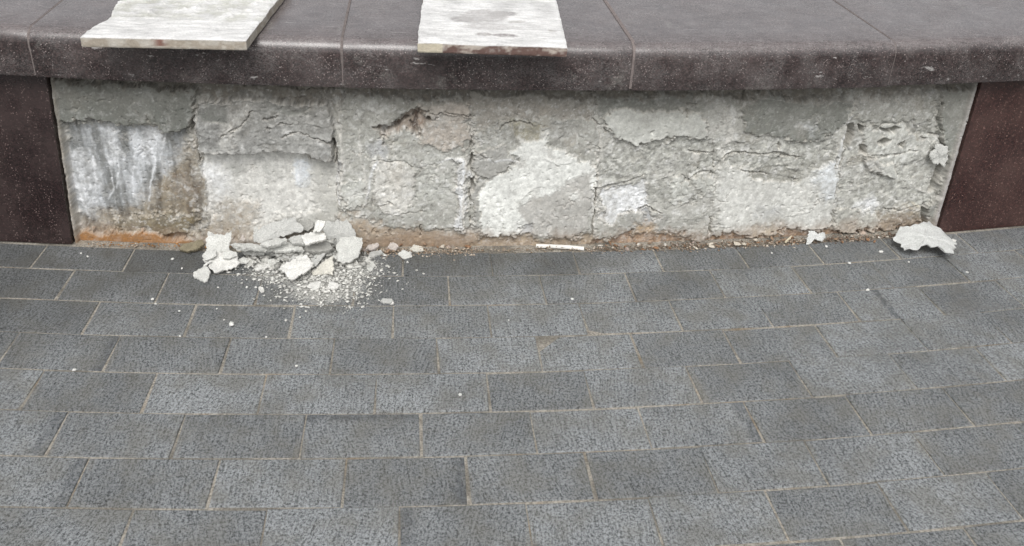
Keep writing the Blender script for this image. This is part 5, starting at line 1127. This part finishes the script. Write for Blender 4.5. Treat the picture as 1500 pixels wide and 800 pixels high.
# grit line along the wall foot
def foot(n, x0, x1, lo, hi, seed, name, label, spread=.009, rmax=.0032, zb=.0):
    rng = np.random.default_rng(seed)
    x = rng.uniform(x0, x1, n); y = ring_y(x) + .006 - np.abs(rng.normal(0, spread, n))
    rr = .0008 + rmax * rng.random(n) ** 3
    z = np.clip(.012 * (1 - (ring_y(x) + .012 - y) / .02), 0, .012) * rng.random(n) + rr * .3
    c = np.where(rng.random((n, 1)) < .35, tone(n, (160, 146, 130), (196, 186, 172), rng), tone(n, lo, hi, rng))
    link(name, crumb_cloud(name, np.stack([x, y, z], 1), rr, c, seed), M_CRUMB, kind='stuff', label=label, cat='debris')
foot(1500, .36, .86, (100, 84, 70), (154, 136, 118), 31, 'foot_debris', 'rusty grit and flakes along the wall foot right of the white strip')
foot(700, .86, 1.08, (100, 82, 68), (154, 134, 118), 32, 'foot_debris', 'rusty grit along the wall foot left of the curled mortar sheet', .008)
foot(1000, -.10, .13, (132, 112, 92), (180, 164, 146), 33, 'foot_debris', 'brownish pale grit along the wall foot right of the rubble heap', .014)
foot(240, .13, .36, (130, 112, 92), (172, 158, 140), 34, 'foot_debris', 'thin brown grit along the wall foot around the white strip', .006, .003)
foot(260, -.64, -.36, (140, 96, 48), (178, 128, 70), 35, 'foot_debris', 'orange grit along the wall foot beside the dark maroon panel', .006, .003)

# white strip and small stick at the wall foot
def bar(name, a, b, w, h, m, label, cat, z=.002, bend=.0):
    a, b = np.array(a), np.array(b); d = b - a; L = np.linalg.norm(d); d /= L; nrm = np.array([-d[1], d[0]])
    v, f = [], []; n = 10; rng = np.random.default_rng(4)
    for i in range(n + 1):
        u = i / n; ww = w * (1 + rng.normal(0, .05)); zz = z + bend * math.sin(math.pi * u) + rng.normal(0, .0002)
        c = a + d * L * u - (a + b) / 2
        for sx, hz in ((-1, 0), (-1, .8), (-.7, 1), (.7, 1), (1, .8), (1, 0)):
            q = c + nrm * ww / 2 * sx; v.append((q[0], q[1], zz + h * hz))
    for i in range(n):
        for j in range(6):
            p, q = i * 6 + j, i * 6 + (j + 1) % 6
            f.append((p, p + 6, q + 6, q))
    f += [tuple(range(6)), tuple(n * 6 + j for j in reversed(range(6)))]
    link(name, mesh(name, v, f), m, label=label, cat=cat, loc=((a + b)[0] / 2, (a + b)[1] / 2, 0))
STICK = ((0.2542, 0.0185), (0.3526, 0.0076))
TWIG = ((0.7901, 0.032), (0.8111, 0.0551))
bar('plastic_strip', *STICK, .008, .005, m_plain('white_plastic', lin(232, 230, 224), .6, .05, .0003), 'straight white strip lying flat at the wall foot below the pale patch', 'strip', bend=.001)
bar('stick', *TWIG, .004, .004, m_plain('pale_wood', lin(206, 196, 172), .8, .1, .0003), 'short pale stick lying in the debris left of the standing scrap', 'stick', z=.004)

# ------------------------------------------------------------------ two removed slabs lying face down on the coping
def stone_slab(fl, fr, d, length, th, seed, label, kind):
    fl, fr, d = np.array(fl), np.array(fr), np.array(d)
    W_ = np.linalg.norm(fr - fl); n = 130; m = 150
    U, T = np.meshgrid(np.linspace(0, 1, n), np.linspace(0, 1, m), indexing='ij')
    x, y = U * W_, T * length
    e1 = fbm(x * 0 + .3, y, 22, 4, seed) * .0035; e2 = fbm(x * 0 + 5.3, y, 22, 4, seed + 1) * .0015; e3 = fbm(x, y * 0 + .7, 30, 4, seed + 2) * .0016
    if kind == 'A': e1 = e1 + .010 * np.exp(-((y - .10) / .035) ** 2) - .006 * sstep(.10, .2, y)
    wx = e1 * (1 - U) ** 6 + e2 * U ** 6; wy = e3 * (1 - T) ** 6
    str_ = fbm(x * .35, y * 1.4, 60, 5, seed + 3, .6); rg = fbm(x, y, 16, 4, seed + 4, .5)
    blob = sstep(.0, .35, fbm(x, y, 11, 4, seed + 5, .55))
    z = .0019 * str_ + .0014 * rg + .0006 * fbm(x, y, 150, 3, seed + 6)
    c = np.empty(x.shape + (3,)); c[:] = lin(213, 212, 210)
    c *= (1 + .30 * str_ + .20 * rg - .16 * blob - .25 * sstep(.25, .5, fbm(x * .3, y * 1.6, 120, 4, seed + 13, .6)))[..., None]
    if kind == 'A':
        g = sstep(.07, .125, y + .03 * rg) * sstep(-.3, .4, fbm(x, y, 30, 5, seed + 7, .6)); g = g[..., None] * .55
        c = c * (1 - g) + lin(168, 168, 154) * g
        z -= .002 * g[..., 0]; z += .0025 * sstep(.15, .4, fbm(x, y, 40, 4, seed + 9, .6)) * sstep(.08, .14, y)
    else:
        def ell(cx, cy, rx, ry, a, tone_, op):
            nonlocal c
            dx, dy = x - cx, y - cy
            q = ((dx * math.cos(a) + dy * math.sin(a)) / rx) ** 2 + ((-dx * math.sin(a) + dy * math.cos(a)) / ry) ** 2
            k_ = ((1 - sstep(.55, 1.15, q + .5 * rg + .35 * str_)) * op * (.75 + .5 * sstep(-.2, .3, fbm(x, y, 110, 3, seed + 11))))[..., None]
            c = c * (1 - np.clip(k_, 0, 1)) + lin(*tone_) * np.clip(k_, 0, 1)
        ell(.152, .048, .024, .012, 0, (140, 134, 132), .7)
        ell(.115, .052, .015, .009, 0, (160, 155, 152), .7)
        ell(.075, .128, .022, .018, 0, (160, 157, 155), .75)
        ell(.150, .165, .030, .020, .2, (146, 143, 142), .72)
        ell(.120, .150, .050, .045, 0, (178, 175, 173), .7)
        ell(.130, .092, .055, .020, 0, (186, 183, 181), .65)
        ell(.238, .082, .009, .006, 0, (165, 160, 156), .7)
        ell(.175, .125, .018, .007, .3, (176, 172, 168), .6)
    edge = np.minimum(np.minimum(x, W_ - x), np.minimum(y, length - y))
    z -= .0016 * (1 - sstep(0, .004, edge))
    pos = fl[None, None] + (fr - fl)[None, None] * U[..., None] + d[None, None] * y[..., None] + wx[..., None] * ((fr - fl) / W_)[None, None] + wy[..., None] * d[None, None]
    Vt = np.concatenate([pos, (ZT + .0012 + th + z)[..., None]], -1)
    vs = [Vt.reshape(-1, 3)]; cs = [c.reshape(-1, 3)]; fs = [grid_faces(n, m)]
    # rim: front, right, back, left in order
    idx = np.arange(n * m).reshape(n, m)
    loop = np.concatenate([idx[:, 0], idx[-1, 1:], idx[-2::-1, -1], idx[0, -2:0:-1]])
    top = vs[0][loop]; off = n * m; L = len(loop); lay = 9
    par = np.cumsum(np.r_[0, np.linalg.norm(np.diff(top[:, :2], axis=0), axis=1)])
    prev = loop
    cen = top[:, :2].mean(0)
    for l in range(1, lay + 1):
        w = l / lay
        ring = top.copy(); ring[:, 2] = top[:, 2] * (1 - w) + (ZT + .0012) * w
        nz = fbm(par, par * 0 + w * .02, 60, 4, seed + 20, .6)
        dirv = ring[:, :2] - cen; dirv /= np.linalg.norm(dirv, axis=1)[:, None]
        ring[:, :2] += dirv * (nz * .0012 - .0012 * (w > .95))[:, None]
        k1 = sstep(-.15, .2, fbm(par, par * 0 + w * .03 + .3, 28, 4, seed + 21, .6) + ((.32 if kind == 'B' else .15) - .35 * abs(w - .6)))[:, None]
        k2 = sstep(.1, .35, fbm(par, par * 0 + w * .02, 50, 3, seed + 22, .6))[:, None]
        if kind == 'A':
            cc = lin(178, 172, 162) * (1 - k1 * .6) + lin(146, 134, 118) * k1 * .6
            sp = np.exp(-((par - .128) / .010) ** 2)[:, None] * (w < .7); cc = cc * (1 - .8 * sp) + lin(112, 62, 48) * .8 * sp
            cc = cc * (1 - .35 * k2) + lin(208, 204, 196) * .35 * k2
        else:
            cl = (par < .042)[:, None] * .9
            cc = lin(176, 166, 156) * (1 - k1) + lin(104, 84, 78) * k1
            cc = cc * (1 - .35 * k2) + lin(196, 190, 182) * .35 * k2
            cc = cc * (1 - cl) + lin(196, 188, 168) * cl
        vs.append(ring); cs.append(cc)
        cur = off + (l - 1) * L + np.arange(L)
        fs.append(np.stack([prev, np.roll(prev, -1), np.roll(cur, -1), cur], 1)[:, ::-1])
        prev = cur
    Vv = np.concatenate(vs); org = np.array([*cen, ZT])
    me = mesh('stone_slab', Vv - org, np.concatenate(fs), np.concatenate(cs))
    bm = bmesh.new(); bm.from_mesh(me); bm.verts.ensure_lookup_table()
    bm.faces.new([bm.verts[i] for i in (off + (lay - 1) * L + np.arange(L))])
    bmesh.ops.recalc_face_normals(bm, faces=bm.faces); bm.to_mesh(me); bm.free()
    o = link('stone_slab', me, M_SLAB, label=label, cat='stone slab', grp='removed slabs lying on the coping', loc=org, smooth=True)
    me.set_sharp_from_angle(angle=math.radians(45))
stone_slab(*((-0.5451, -0.093), (-0.2772, -0.0942), (0.1214, 0.9926)), .34, .0185, 40, 'white mortar-backed slab lying on the coping above the brown stain, greyish mould near its back', 'A')
stone_slab(*((0.0087, -0.0878), (0.2668, -0.0965), (0.0497, 0.9988)), .34, .0185, 60, 'white mortar-backed slab with grey shoe prints lying on the coping, centre of the top edge', 'B')
